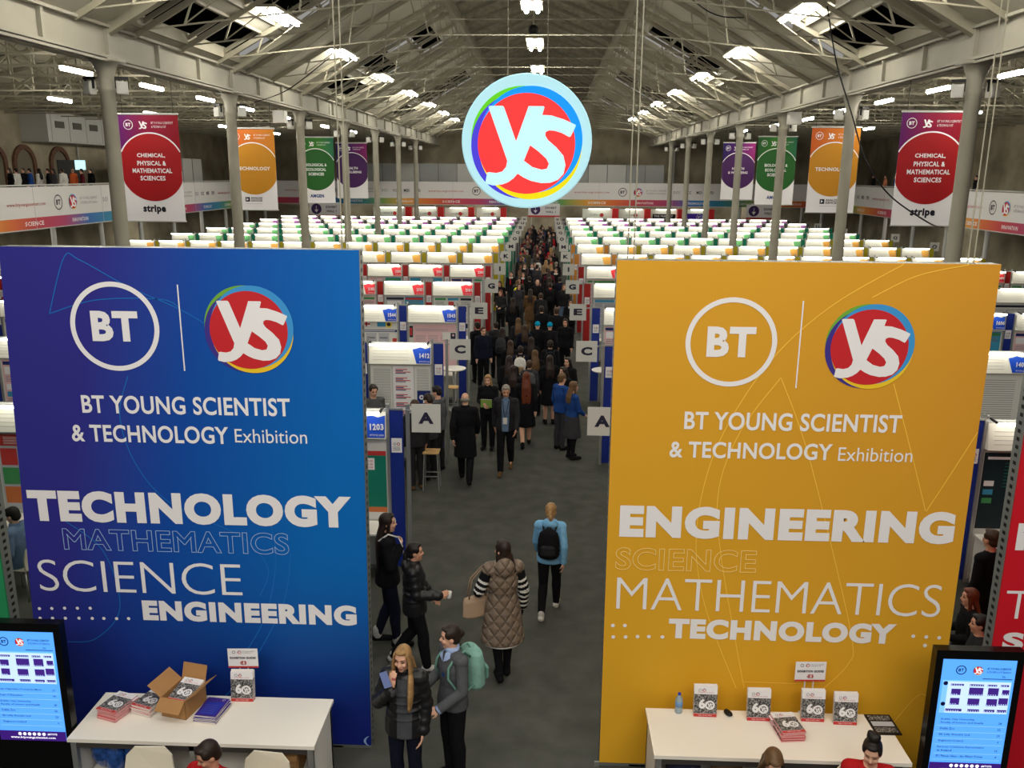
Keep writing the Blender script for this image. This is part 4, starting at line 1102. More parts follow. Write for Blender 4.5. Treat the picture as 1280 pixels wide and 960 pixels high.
p = Q(136, 898); flat_stack(p.x-.0, p.y-.04, 9, 'at the left end of the left counter', -.32, M_pagesred)
p = Q(178, 892); flat_stack(p.x-.0, p.y-.04, 8, 'between the box and the left pile', -.3, M_pages)
# violet leaflets
def leaflet(label):
    t = thing('leaflet', label, 'leaflet', group='violet leaflets on the left counter')
    b = MB(); b.box(-.105, .105, 0, .006, 0, .29); b.build('pages', M_pages, t)
    m = MB(); m.rect(-.105, .105, 0, .29, -.001, 0); m.rect(-.08, .08, .03, .22, -.0015, 1); m.ring(.06, .26, .011, .014, -.002, 2, 14)
    for k in range(5): m.rect(-.075, .05, .05+k*.03, .054+k*.03, -.002, 3)
    m.build('cover', [mat('leaflet_violet', (64, 44, 140), .4), mat('leaflet_blue', (40, 56, 170), .4), M_w, mat('leaflet_line', (120, 110, 190))], t)
    return t
p = Q(263, 893); l0 = leaflet('top violet leaflet of the pile on the left counter'); r = random.Random(5)
for i in range(11):
    o = l0 if i == 0 else dup(l0, label='violet leaflet below the top one in the pile on the left counter')
    o.rotation_euler = (radians(-90), 0, -.12 + r.uniform(-.06, .06)); o.location = (p.x + r.uniform(-.01, .01), p.y - .14 + r.uniform(-.01, .01), TOP + .0075 + (10-i)*.0066)
# price signs
def price_sign(label, x, y, z, rz):
    t = thing('price_sign', label, 'sign', (x, y, TOP), rz, 'price signs on the counters')
    w, h = .29, .205
    b = MB(); b.box(-w/2, w/2, 0, .004, z, z+h); b.build('card', M_w, t)
    m = MB(); m.ring(-.085, z+.168, .012, .016, -.002, 0, 16); ys_logo(m, -.03, z+.168, .02, -.0014, .0002, (3, 4, 5, 6, 7, 8), 18)
    m.text('BT YOUNG SCIENTIST', .0, z+.172, .12, .009, -.002, 0, res=1); m.text('& TECHNOLOGY', .0, z+.157, .09, .009, -.002, 0, res=1)
    m.text('EXHIBITION GUIDES', 0, z+.095, .25, .024, -.002, 0, off=.05, align='C'); m.text('\u20ac3', 0, z+.033, None, .042, -.002, 1, off=.05, align='C'); m.rect(-w/2, w/2, z, z+.018, -.002, 2)
    m.build('lettering', [M_ink, M_redink, M_pred] + LOGO, t)
    b = MB(); b.box(-.08, .08, -.04, .006, 0, .006); b.bar((-.04, .012, .005), (-.04, .012, z+.02), .012, .006); b.bar((.04, .012, .005), (.04, .012, z+.02), .012, .006); b.build('stand', mat('clear_acrylic', (210, 214, 214), .15), t)
p = on_y(304.5, 834, 7.40); price_sign('white price sign above the guides on the left counter', p.x, 7.40, p.z-TOP-.005, .05)
p = on_y(1012, 851, 7.395); price_sign('white price sign above the guides on the right counter', p.x, 7.395, p.z-TOP-.005, .04)
# cardboard boxes
M_card = mat('brown_cardboard', (176, 132, 84), .8, noise=.06, nscale=6); M_cardin = mat('cardboard_inside', (150, 112, 70), .85)
def carton(name, label, loc, rz, w, d, h, flaps=True, close=False):
    t = thing(name, label, 'box', loc, rz)
    b = MB(); k = .006
    b.box(-w/2, w/2, 0, k, 0, h); b.box(-w/2, w/2, d-k, d, 0, h); b.box(-w/2, -w/2+k, 0, d, 0, h); b.box(w/2-k, w/2, 0, d, 0, h); b.box(-w/2, w/2, 0, d, 0, k)
    b.build('body', M_card, t)
    if flaps:
        for n, (a, b0, c, e) in enumerate((((-w/2, 0), (w/2, 0), (0, -.10), -.08), ((-w/2, d), (w/2, d), (0, .05), .15), ((-w/2, 0), (-w/2, d), (-.13, 0), .1), ((w/2, 0), (w/2, d), (.13, 0), .1))):
            f = MB(); q = [(a[0], a[1], h), (b0[0], b0[1], h), (b0[0]+c[0], b0[1]+c[1], h+e), (a[0]+c[0], a[1]+c[1], h+e)]
            f.add(q + [(x, y, z-.005) for x, y, z in q], [(0, 1, 2, 3), (7, 6, 5, 4), (0, 4, 5, 1), (1, 5, 6, 2), (2, 6, 7, 3), (3, 7, 4, 0)]); f.build('flap', M_card, t)
    return t
a, b_ = Q(198, 897), Q(232, 898)
carton('cardboard_box', 'open cardboard box holding guides on the left counter', ((a.x+b_.x)/2+.02, a.y+.0, TOP), -.22, .26, .33, .2)
g = guide('exhibition guide lying on top inside the open cardboard box', 'exhibition guides on the counters'); g.rotation_euler = (radians(-78), 0, -.22); g.location = ((a.x+b_.x)/2+.045, a.y+.02, TOP+.165)
g2 = dup(g, label='exhibition guide under the top one inside the open cardboard box'); g2.location.z -= .014
c = carton('cardboard_box', 'brown cardboard box with print under the right end of the left counter', (-2.36, 6.84, .3), .06, .3, .3, .34)
m = MB(); m.rect(-.12, .12, .13, .3, -.003, 0); m.text('DELIVERY', 0, .24, .17, .03, -.005, 1, align='C', res=1); m.text('BOX', 0, .19, .1, .03, -.005, 1, align='C', res=1); m.build('print', [mat('card_label', (196, 150, 98), .8), mat('card_ink', (96, 62, 40))], c)
carton('cardboard_box', 'plain cardboard box at the back under the right end of the left counter', (-2.62, 7.0, .3), 0, .24, .24, .36, flaps=False)
# shiny blue carrier bag with bottles under the left counter
t = thing('plastic_bag', 'shiny blue plastic wrapped pack under the left end of the left counter', 'bag', (-3.92, 6.8, .3))
b = MB(); r = random.Random(2)
for i in range(9):
    b.ell((-.16 + .16*(i % 3) + r.uniform(-.02, .02), .08*(i//3) + .05, .2 + r.uniform(-.03, .08)), (.1, .08, .2), 10, 8)
b.build('film', mat('blue_film', (40, 80, 150), .18, spec=.8, noise=.5, nscale=22), t, True)
# things under the right counter
for k, (x, w, c_) in enumerate(((1.35, .3, (40, 44, 70)), (1.75, .26, (120, 96, 70)), (2.3, .34, (52, 48, 50)))):
    t = thing('storage_bag', ('dark navy', 'tan', 'charcoal')[k] + ' bag stowed under the cream counter', 'bag', (x, 6.8, .3))
    b = MB(); b.tube([(-w/2, .2, .0), (-w/2, .2, .02), (-w/2+.0, .2, .3)], (.01,)*3, 4) if False else b.ell((0, .2, .2), (w*.55, .16, .22), 14, 10); b.build('body', mat('bag_%d' % k, c_, .7, noise=.2), t, True)
    h = MB(); h.tube([(-.08, .2, .36), (-.06, .18, .43), (.06, .18, .43), (.08, .2, .36)], .012, 6); h.build('handle', mat('bag_%d' % k, c_), t, True)
# water bottle, computer mouse, black tablet folder
p = Q(848, 890); t = thing('water_bottle', 'clear plastic water bottle with a blue cap on the right counter', 'bottle', p)
b = MB(); b.lathe([(.032, 0), (.036, .006), (.036, .05), (.033, .055), (.036, .06), (.036, .13), (.031, .155), (.014, .18), (.013, .19)], n=18); b.build('body', mat('bottle_plastic', (150, 168, 178), .12, spec=.7), t, True)
b = MB(); b.lathe([(.0368, .07), (.0368, .125)], n=18); b.build('label_band', mat('bottle_label', (110, 150, 200), .3), t, True)
b = MB(); b.lathe([(.014, .187), (.015, .19), (.015, .206), (.012, .208)], n=14); b.build('cap', mat('bottle_cap', (40, 60, 170), .4), t, True)
p = Q(910, 893); t = thing('computer_mouse', 'small black computer mouse on the right counter', 'computer mouse', p, .4)
b = MB(); b.ell((0, 0, .018), (.034, .055, .02), 14, 8); b.build('shell', M_dark, t, True)
b = MB(); b.tube([(-.008, .03, .036), (.008, .03, .036)], .006, 8); b.build('wheel', mat('mouse_wheel', (60, 60, 62)), t, True)
p = Q(1108, 909); t = thing('picture_folder', 'flat black and white printed folder at the right end of the right counter', 'folder', (p.x-.02, p.y-.12, TOP), .02)
b = MB(); b.box(-.12, .12, 0, .3, 0, .01); b.build('cover', M_dark, t)
b = MB()
for k in range(3): b.box(-.1, .1, .03+k*.09, .1+k*.09, .01, .0112, k % 2)
b.build('print', [M_photo, M_pgrey], t)
# chairs behind the counters' open side
def chair(label, x, y, rz):
    t = thing('cafe_chair', label, 'chair', (x, y, 0), rz, 'cream chairs at the counters')
    m = mat('cream_plastic', (224, 216, 196), .4)
    b = MB(); b.tube([(0, -.2, .455), (0, .2, .455)], [(.2, .02), (.21, .02)], 16); b.build('seat', m, t, True)
    n = 14; b = MB(); f = []
    pr = [(-.2, 0), (-.22, .16), (-.2, .3), (-.13, .37), (.13, .37), (.2, .3), (.22, .16), (.2, 0)]
    vs_ = []
    for off in (0, .018):
        for x_, z_ in pr: vs_.append((x_, .2 + .05*z_/.37 - .35*x_*x_ + off, .46 + z_))
    k = len(pr); b.add(vs_, [tuple(range(k)), tuple(range(k, 2*k))[::-1]] + [(i, (i+1) % k, k + (i+1) % k, k + i) for i in range(k)]); b.build('backrest', m, t)
    for sx in (-1, 1):
        for sy in (-1, 1): l = MB(); l.tube([(sx*.15, sy*.15, .45), (sx*.2, sy*.2, 0)], .012, 8); l.build('leg', M_alu, t, True)
p = on_z(185, 938, .83); chair('cream chair at the left end of the left counter', p.x, p.y-.2, .05)
p = on_z(322, 947, .81); chair('cream chair right of the man in red at the left counter', p.x+.05, p.y-.2, -.1)
# screens
M_scr = mat('screen_light_blue', (84, 160, 250), emit=.8, rough=.4); M_scrw = mat('screen_pale', (190, 216, 252), emit=.8)
M_scrink = mat('screen_ink', (20, 24, 80), rough=.4); M_scrblk = mat('screen_violet', (72, 40, 150), emit=.35); M_scrfoot = mat('screen_footer', (58, 24, 120), emit=.6); M_scrwhite = mat('screen_white', (250, 250, 255), emit=.9)
def totem(label, x, y, lines):
    t = thing('screen_totem', label, 'screen', (x, y, 0), 0, 'upright screens by the counters')
    b = MB(); b.box(-.37, .37, 0, .09, .06, 1.87); b.build('body', mat('gloss_black', (10, 10, 12), .2), t)
    b = MB(); b.box(-.42, .42, -.16, .3, 0, .05); b.build('base', M_dark, t)
    w, z0, z1 = .31, .68, 1.79
    b = MB(); b.rect(-w, w, z0, z1, -.003); b.build('screen', M_scr, t)
    m = MB(); y_ = -.006
    m.ring(-.15, z1-.1, .036, .044, y_, 0, 24); m.text('BT', -.15, z1-.115, .045, .03, y_, 0, off=.03, align='C', res=2); ys_logo(m, -.005, z1-.1, .045, -.004, .0004, (6, 7, 8, 9, 10, 11), 24)
    m.text('BT YOUNG SCIENTIST', .07, z1-.092, .2, .02, y_, 0, off=.02, res=1); m.text('& TECHNOLOGY Exhibition', .07, z1-.122, .2, .02, y_, 0, res=1)
    m.rect(.04, w-.02, z1-.182, z1-.176, y_, 0); m.text('7A', .2, z1-.168, .03, .02, y_, 0, res=1)
    m.rect(-w+.02, w-.02, z1-.52, z1-.2, y_, 5)
    m.rect(-.245, .285, z1-.515, z1-.21, y_-.001, 1)
    for (a, c, d, e) in ((-.22, -.11, -.25, -.232), (-.06, .06, -.25, -.232), (.09, .17, -.25, -.232), (.2, .27, -.25, -.232), (-.21, -.13, -.34, -.28), (-.06, .06, -.34, -.265), (.1, .19, -.34, -.265), (.22, .28, -.33, -.28),
                         (-.21, -.13, -.435, -.37), (-.06, .04, -.44, -.37), (.1, .19, -.44, -.37), (.2, .28, -.43, -.36), (-.24, -.1, -.5, -.475), (-.05, .05, -.5, -.475), (.09, .18, -.5, -.475), (.2, .28, -.5, -.475)):
        m.rect(a, c, z1+d, z1+e, y_-.002, 2)
        n = max(1, int((c-a)/.02))
        for q in range(n): m.rect(a+.004+q*.02, a+.012+q*.02, z1+d+.004, z1+d+.012, y_-.003, 1)
    for zc in (-.23, -.43): m.disc(-.265, z1+zc, .02, y_-.001, 0, 16)
    z = z1 - .57
    for s, num, two in lines:
        if z - (.035 if two else 0) < z0 + .12: break
        m.text(s, -.26, z-.022, min(.4, .0125*len(s)), .022, y_, 0, res=1, off=.01)
        if two: m.text(two, -.26, z-.055, min(.4, .0125*len(two)), .022, y_, 0, res=1, off=.01)
        m.text(num, .26, z-(.05 if two else .022), None, .02, y_, 0, align='R', res=1, off=.01)
        z -= .09 if two else .062
        m.rect(-.29, .29, z+.014, z+.0155, y_, 1)
    m.rect(-w, w, z0, z0+.1, y_-.002, 3)
    for q in range(6): m.disc(-.12+q*.045, z0+.07, .016, y_-.004, 4, 14)
    m.text('#BTYSTE', .14, z0+.06, .09, .02, y_-.004, 4, res=1, off=.02); m.text('www.btyoungscientist.com', 0, z0+.016, .42, .03, y_-.004, 4, res=1, off=.02, align='C')
    m.build('display', [M_scrink, M_scrw, M_scrblk, M_scrfoot, M_scrwhite, mat('screen_map', (120, 184, 250), emit=.8)] + [mat('s' + k.name, (int(255*k.node_tree.nodes['Principled BSDF'].inputs[0].default_value[0]**.45), int(255*k.node_tree.nodes['Principled BSDF'].inputs[0].default_value[1]**.45), int(255*k.node_tree.nodes['Principled BSDF'].inputs[0].default_value[2]**.45)), emit=.6) for k in LOGO], t)
LN = [('Dublin City University,', '28', 'Faculty of Science and Health'), ('Dublin Zoo', '22', None), ('Eli Lilly Kinsale Ltd', '23', None), ('Engineers Ireland', '6', None), ('European Commission Representation', '15', 'in Ireland'), ('EU Fitness Ideas - the Water Forum', '8', None), ('Geological Survey, Ireland', '1, 4, 5', None), ('Global Action Plan', '10', None)]
LL = [('Dept of Agriculture, Food and the Marine', '21', None), ('Dept of Education', '14', None)] + LN[:1] + LN[1:6]
totem('tall black touch screen in front of the left end of the blue banner', -4.65, 6.78, LL)
totem('tall black touch screen in front of the right end of the yellow banner', 3.765, 6.75, LN)
# ================================================================ people
def remesh(mb, vox, smooth=5, name='m'):
    me = bpy.data.meshes.new(name); me.from_pydata(mb.v, [], mb.f); me.update()
    o = bpy.data.objects.new(name, me); COL.objects.link(o)
    r = o.modifiers.new('r', 'REMESH'); r.mode = 'VOXEL'; r.voxel_size = vox; r.use_smooth_shade = True
    s = o.modifiers.new('s', 'SMOOTH'); s.factor = .5; s.iterations = smooth
    dg = bpy.context.evaluated_depsgraph_get(); out = bpy.data.meshes.new_from_object(o.evaluated_get(dg)); out.name = name
    out.polygons.foreach_set('use_smooth', [True] * len(out.polygons))
    bpy.data.objects.remove(o); bpy.data.meshes.remove(me)
    return out
def mobj(name, me, mats, parent=None, pick=None):
    o = bpy.data.objects.new(name, me); COL.objects.link(o)
    if not me.materials:
        for m in mats: me.materials.append(m)
        if pick:
            me.polygons.foreach_set('material_index', [pick(p.center) for p in me.polygons])
    for i, m in enumerate(mats):
        o.material_slots[i].link = 'OBJECT'; o.material_slots[i].material = m
    if parent: o.parent = parent
    return o
V = Vector
def joints(pose='stand', h=1.7, w=1.0, over=None):
    s = h / 1.7
    w = w * .94
    J = dict(pel=(0, 0, .95), chest=(0, 0, 1.24), top=(0, -.005, 1.40), neck=(0, 0, 1.43), head=(0, .02, 1.575),
             shL=(-.165*w, -.01, 1.375), shR=(.165*w, -.01, 1.375), elL=(-.215*w, -.03, 1.1), elR=(.215*w, -.03, 1.1), wrL=(-.215*w, .05, .87), wrR=(.215*w, .05, .87),
             hipL=(-.085, 0, .91), hipR=(.085, 0, .91), knL=(-.09, .01, .5), knR=(.09, .01, .5), anL=(-.09, -.02, .085), anR=(.09, -.02, .085),
             toL=(-.105, .15, .045), toR=(.105, .15, .045))
    if pose == 'walkA': J.update(knR=(.085, .15, .53), anR=(.08, .23, .1), toR=(.09, .4, .06), knL=(-.085, -.02, .5), anL=(-.08, -.28, .15), toL=(-.085, -.13, .04), elR=(.215*w, -.12, 1.12), wrR=(.21*w, -.1, .89), elL=(-.215*w, .06, 1.11), wrL=(-.2*w, .2, .92))
    if pose == 'walkB': J.update(knL=(-.085, .15, .53), anL=(-.08, .23, .1), toL=(-.09, .4, .06), knR=(.085, -.02, .5), anR=(.08, -.28, .15), toR=(.085, -.13, .04), elL=(-.215*w, -.12, 1.12), wrL=(-.21*w, -.1, .89), elR=(.215*w, .06, 1.11), wrR=(.2*w, .2, .92))
    if pose == 'hold': J.update(elL=(-.21*w, .0, 1.1), elR=(.21*w, .0, 1.1), wrL=(-.1, .2, 1.06), wrR=(.08, .21, 1.1))
    if pose == 'sit': 
        for k in ('chest', 'top', 'neck', 'head', 'shL', 'shR', 'elL', 'elR'): x, y, z = J[k]; J[k] = (x, y + .02, z - .42)
        J.update(pel=(0, 0, .53), hipL=(-.09, .02, .52), hipR=(.09, .02, .52), knL=(-.11, .42, .5), knR=(.11, .42, .5), anL=(-.11, .42, .085), anR=(.11, .42, .085), toL=(-.12, .58, .045), toR=(.12, .58, .045),
                 wrL=(-.12, .27, .72), wrR=(.12, .27, .72))
    if over: J.update(over)
    return {k: V(v) * s for k, v in J.items()}, s
def torso(mb, J, s, e, hem=None, flare=.0, male=False, top=True):
    pel, ch, tp = J['pel'], J['chest'], J['top']; up = (ch - pel)
    w = 1.08 if male else 1.0; wa = .142 if male else .122
    pts = []; rs = []
    if hem is not None and hem < pel.z - .1*s:
        pts.append(V((pel.x, pel.y, hem))); rs.append(((.165 + flare + e)*s, (.125 + flare*.8 + e)*s))
        pts.append(V((pel.x, pel.y, hem + .02))); rs.append(((.17 + flare + e)*s, (.13 + flare*.8 + e)*s))
    else: pts.append(pel - up*.28); rs.append(((.12 + e)*s, (.09 + e)*s))
    for f, rx, ry in ((-.05, .165, .12), (.45, wa, .098), (.85, .15*w, .112), (1.1, .158*w, .108)): pts.append(pel + up*f); rs.append(((rx + e)*s, (ry + e)*s))
    pts.append(tp - V((0, 0, .005*s))); rs.append(((.12*w + e*.8)*s, (.08 + e*.7)*s)); pts.append(J['neck'] + V((0, 0, .01*s))); rs.append(((.062 + e*.35)*s, (.06 + e*.35)*s))
    mb.tube(pts, rs, 20)
    for k in ('shL', 'shR'): mb.caps(tp.lerp(J[k], .35) - V((0, 0, .02*s)), J[k], (.062 + e)*s, (.056 + e)*s, 12)
def arm(mb, J, s, k, r=(.05, .041, .028), e=0.0):
    mb.caps(J['sh'+k], J['el'+k], (r[0]+e)*s, (r[1]+e)*s, 12); mb.caps(J['el'+k], J['wr'+k], (r[1]+e)*s, (r[2]+e)*s, 12)
def leg(mb, J, s, k, r=(.085, .056, .038), e=0.0, to=1.0):
    a, b = J['kn'+k], J['an'+k]
    mb.caps(J['hip'+k], a, (r[0]+e)*s, (r[1]+e)*s, 12); q = a.lerp(b, .3) - V((0, .012*s, 0)); mb.caps(a, q, (r[1]+e)*s, (r[1]+e+.002)*s, 12); mb.caps(q, a.lerp(b, to), (r[1]+e)*s, (r[2]+e)*s, 12)
def headM(yaw, pitch, roll=0): return Matrix.Rotation(radians(yaw), 3, 'Z') @ Matrix.Rotation(radians(pitch), 3, 'X') @ Matrix.Rotation(radians(roll), 3, 'Y')
def head(mb, c, M, s):
    k = .93*s; P_ = lambda x, y, z: c + M @ (V((x, y, z))*k); E = lambda p, r: mb.ell(P_(*p), [q*k for q in r], 18, 14, 0, M)
    E((0, -.005, .022), (.074, .094, .1)); E((0, .022, -.035), (.061, .068, .088)); E((0, .05, -.1), (.032, .034, .026)); E((0, .055, .032), (.058, .036, .03))
    mb.caps(P_(0, .085, .008), P_(0, .106, -.026), .007*k, .0125*k, 8); E((.011, .098, -.031), (.008,)*3); E((-.011, .098, -.031), (.008,)*3)
    for x in (-1, 1): E((x*.074, -.008, -.012), (.011, .022, .032)); E((x*.042, .068, -.03), (.02, .02, .022))
    E((0, .086, -.062), (.023, .01, .006)); E((0, .084, -.071), (.02, .01, .007))
def hand(mb, w, d, n, s, curl=.5, thumb=1, spread=.0):
    d = d.normalized(); n = (n - d*n.dot(d)).normalized(); sd = d.cross(n)
    for i in range(4):
        o = (i - 1.5)
        a = w + d*.012*s + sd*o*.013*s; kn = w + d*(.088 - .006*abs(o))*s + sd*o*.0205*s
        mb.caps(a, kn, .0155*s, .0115*s, 8)
        L = (.038, .043, .041, .032)[i] * s; p = kn; ang = 0
        for q, f in enumerate((1, .8, .62)):
            ang += curl * (.8 if q == 0 else 1.0); dd = (d*cos(ang) + n*sin(ang) + sd*o*spread).normalized(); p2 = p + dd*L*f
            mb.caps(p, p2, (.0094 - q*.0008)*s, (.0088 - q*.001)*s, 8); p = p2
    b = w + d*.022*s + sd*thumb*.022*s; t1 = b + (d*.7 + sd*thumb*.75 + n*.35).normalized()*.045*s; t2 = t1 + (d*.85 + sd*thumb*.15 + n*.5).normalized()*.034*s
    mb.caps(b, t1, .0145*s, .0108*s, 8); mb.caps(t1, t2, .0105*s, .0085*s, 8)
def mitt(mb, w, d, s): d = d.normalized(); mb.caps(w, w + d*.07*s, .028*s, .036*s, 8); mb.caps(w + d*.08*s, w + d*.15*s, .034*s, .022*s, 8)
def hair_mesh(kind, c, M, s, J, vox, length=.45):
    mb = MB(); k = .93*s; P_ = lambda x, y, z: c + M @ (V((x, y, z))*k); E = lambda p, r: mb.ell(P_(*p), [q*k for q in r], 18, 14, 0, M)
    if kind == 'fringe':
        for x in (-1, 1): E((x*.06, -.035, -.0), (.022, .055, .04))
        E((0, -.085, -.0), (.06, .022, .045))
    else:
        E((0, -.022, .04), (.084, .094, .098)); E((0, -.05, -.015), (.078, .064, .075)); E((0, .035, .098), (.058, .05, .026))
        for x in (-1, 1): E((x*.066, .01, .045), (.02, .05, .045))
    if kind == 'long':
        for x in (-1, 1):
            mb.caps(P_(x*.068, .012, .04), P_(x*.076, .0, -.12), .024*k, .026*k); mb.caps(P_(x*.076, 0, -.12), P_(x*.085, .015, -.3), .028*k, .026*k)
        b = c + M @ (V((0, -.06, -.03))*k); lo = V((b.x, min(b.y, J['top'].y - .085*s) - .02*s, J['neck'].z - length*s))
        mid = V((b.x, min(b.y, J['top'].y - .06*s) - .035*s, J['neck'].z - .06*s))
        mb.tube([b, mid, lo.lerp(mid, .4), lo], [(.084*k, .05*k), (.112*k, .034*k), (.12*k, .026*k), (.09*k, .012*k)], 14)
    if kind == 'bun': E((0, -.115, .02), (.04, .034, .04))
    if kind == 'topbun': E((0, -.04, .145), (.062, .06, .05)); E((.03, -.05, .17), (.03, .03, .03)); E((-.03, -.03, .165), (.03, .03, .03))
    if kind == 'pony':
        E((0, -.105, .03), (.026, .026, .026)); mb.tube([P_(0, -.11, .03), P_(.01, -.135, -.04), P_(.015, -.12, -.14), P_(.02, -.1, -.24)], [.022*k, .032*k, .03*k, .01*k], 10)
    if kind == 'beanie': mb = MB(); E((0, -.012, .055), (.087, .102, .098)); mb.tube([P_(0, -.012, .035), P_(0, -.012, .065)], [(.092*k, .108*k)]*2, 20); 
    return remesh(mb, vox, 3, 'hair')
def top_mesh(kind, J, s, vox, male=False):
    mb = MB(); e = {'jumper': .016, 'jacket': .02, 'puffer': .026, 'coat': .02, 'vest': .03, 'shirt': .014}[kind]
    hem = {'jumper': .86, 'jacket': .83, 'puffer': .80, 'coat': .52, 'vest': .50, 'shirt': .86}[kind] * s
    if J['pel'].z < .7*s: hem = J['pel'].z - .02*s
    torso(mb, J, s, e, min(hem, J['pel'].z - .101*s) if kind != 'shirt' else None, {'coat': .02, 'vest': .055}.get(kind, 0), male)
    if kind != 'vest':
        for k in 'LR': arm(mb, J, s, k, (.052, .045, .036), e*.75); 
    n = J['neck']
    if kind in ('puffer', 'jacket', 'coat'): mb.tube([n + V((0, -.005, -.03))*s, n + V((0, 0, .045))*s], [(.088*s, .08*s), (.078*s, .074*s)], 16)
    if kind in ('puffer', 'vest'): mb.ell(n + V((0, -.1, -.02))*s, V((.105, .055, .09) if kind == 'puffer' else (.115, .065, .12))*s, 14, 10)
    if kind == 'puffer':
        pel, ch = J['pel'], J['chest']
        for q in range(5):
            f = -.15 + q*.3; p = pel.lerp(ch, f); mb.tube([p - V((0, 0, .035*s)), p, p + V((0, 0, .035*s))], [(.15*s, .11*s), (.188*s, .15*s), (.15*s, .11*s)], 20)
        for k in 'LR':
            for a, b in (('sh', 'el'), ('el', 'wr')):
                for f in (.25, .6, .95): p = J[a+k].lerp(J[b+k], f); mb.ell(p, (.076*s if a == 'sh' else .066*s,)*3, 12, 8)
    return remesh(mb, vox, 3 if kind == 'puffer' else 4, kind)
def bottom_mesh(kind, J, s, vox):
    mb = MB(); pel = J['pel']
    if kind in ('skirt', 'longskirt'):
        z1 = (.5 if kind == 'skirt' else .28)*s; mid = (J['knL'] + J['knR'])/2
        if pel.z < .7*s: z1 = pel.z - .1
        pts = [pel + V((0, 0, .1*s)), pel - V((0, 0, .02*s)), V((pel.x, (pel.y+mid.y)/2, (pel.z+z1)/2)), V((pel.x, mid.y*.6, z1))]
        mb.tube(pts, [(.142*s, .112*s), (.185*s, .14*s), (.2*s, .16*s), (.215*s, .19*s)], 20)
    else:
        up = J['chest'] - pel; mb.tube([pel - up*.22, pel, pel + up*.3], [(.135*s, .1*s), (.175*s, .128*s), (.142*s, .11*s)], 18)
        for k in 'LR': leg(mb, J, s, k, (.092, .066, .052) if kind == 'trousers' else (.088, .06, .042), .006, .97)
    return remesh(mb, vox, 4, kind)
def shoe_mesh(J, s, k, vox):
    mb = MB(); a, t = J['an'+k], J['to'+k]; d = t - a; d.z = 0; d.normalize()
    mb.caps(a - d*.03*s - V((0, 0, .03*s)), t, .045*s, .036*s, 12); mb.caps(a - V((0, 0, .01*s)), a + V((0, 0, .03*s)), .047*s, .046*s, 12)
    return remesh(mb, vox, 2, 'shoe')
def body_mesh(J, s, M, vox, fine=False, hands=None, male=False, legs=True):
    mb = MB(); torso(mb, J, s, -.006, None, 0, male)
    mb.caps(J['neck'] - V((0, 0, .03*s)), J['head'] + M @ (V((0, -.01, -.06))*s), .056*s, .05*s, 12); head(mb, J['head'], M, s)
    for k in 'LR':
        arm(mb, J, s, k)
        hd = (hands or {}).get(k)
        if fine:
            d = J['wr'+k] - J['el'+k]
            if hd: hand(mb, J['wr'+k], V(hd[0]), V(hd[1]), s, hd[2], hd[3])
            else: hand(mb, J['wr'+k], d, V((1 if k == 'L' else -1, .15, 0)), s, .3, -1 if k == 'R' else 1)
        else: mitt(mb, J['wr'+k], J['wr'+k] - J['el'+k], s)
        leg(mb, J, s, k); mb.caps(J['an'+k] - V((0, 0, .03*s)), J['to'+k].lerp(J['an'+k], .2), .034*s, .03*s, 10)
    return remesh(mb, vox, 3 if fine else 4, 'body')
SKIN = {'fair': mat('skin_fair', (222, 172, 146), .5, spec=.3), 'light': mat('skin_light', (208, 154, 126), .5, spec=.3), 'brown': mat('skin_brown', (150, 102, 76), .5, spec=.3)}
M_eye = mat('eye_dark', (44, 34, 32), .3); M_lip = mat('lip', (176, 96, 92), .5); M_brow = mat('brow_shade', (120, 84, 66), .8)
def face_pick(c, M, s, black=None):
    Mi = M.inverted(); k = .93*s
    def f(p):
        q = (Mi @ (p - c)) / k
        if q.y > .05 and abs(q.x) < .06 and -.1 < q.z < .06:
            for x in (-.031, .031):
                if ((q.x-x)/.017)**2 + ((q.z-.006)/.0085)**2 < 1: return 1
                if ((q.x-x)/.022)**2 + ((q.z-.032)/.006)**2 < 1: return 3
            if (q.x/.025)**2 + ((q.z+.067)/.012)**2 < 1: return 2
        if black and black(p): return 4
        return 0
    return f
def cloth(name, rgb, **k): return mat('cloth_' + name, rgb, .85, spec=.1, noise=k.pop('noise', .12), nscale=14, bump=.25, bscale=60, **k)
BLK = cloth('black', (22, 22, 25)); NAVY = cloth('navy', (24, 27, 42)); CHAR = cloth('charcoal', (40, 40, 43)); GREY = cloth('school_grey', (82, 84, 88)); DGREY = cloth('dark_grey', (58, 58, 62)); RBLUE = cloth('royal_blue', (32, 66, 130))
DENIM = cloth('denim', (96, 118, 146)); BRN = cloth('brown', (100, 74, 48)); BEIGE = cloth('beige', (156, 130, 102)); REDC = cloth('red', (176, 30, 34)); OLIVE = cloth('olive', (70, 66, 52)); LBLUE = cloth('sky_blue', (120, 176, 216)); WHT = cloth('white', (214, 212, 206)); GRN = cloth('green', (40, 78, 60)); MAR = cloth('maroon', (90, 28, 40))
PUFF = mat('puffer_black', (24, 24, 27), .42, spec=.4, bump=.3, bscale=9)
HAIRC = {'black': mat('hair_black', (26, 20, 18), .5), 'dark brown': mat('hair_dark_brown', (40, 28, 22), .5, noise=.2, nscale=30), 'brown': mat('hair_brown', (62, 43, 30), .5, noise=.25, nscale=30), 'light brown': mat('hair_light_brown', (100, 74, 48), .5, noise=.25, nscale=30),
         'blond': mat('hair_blond', (154, 120, 78), .5, noise=.3, nscale=26), 'red': mat('hair_auburn', (100, 47, 25), .5, noise=.25, nscale=30), 'grey': mat('hair_grey', (134, 128, 120), .6, noise=.2, nscale=30), 'teal': cloth('teal_hat', (0, 140, 180))}
_LIB = {}
def lib(key, fn):
    if key not in _LIB: _LIB[key] = fn()
    return _LIB[key]
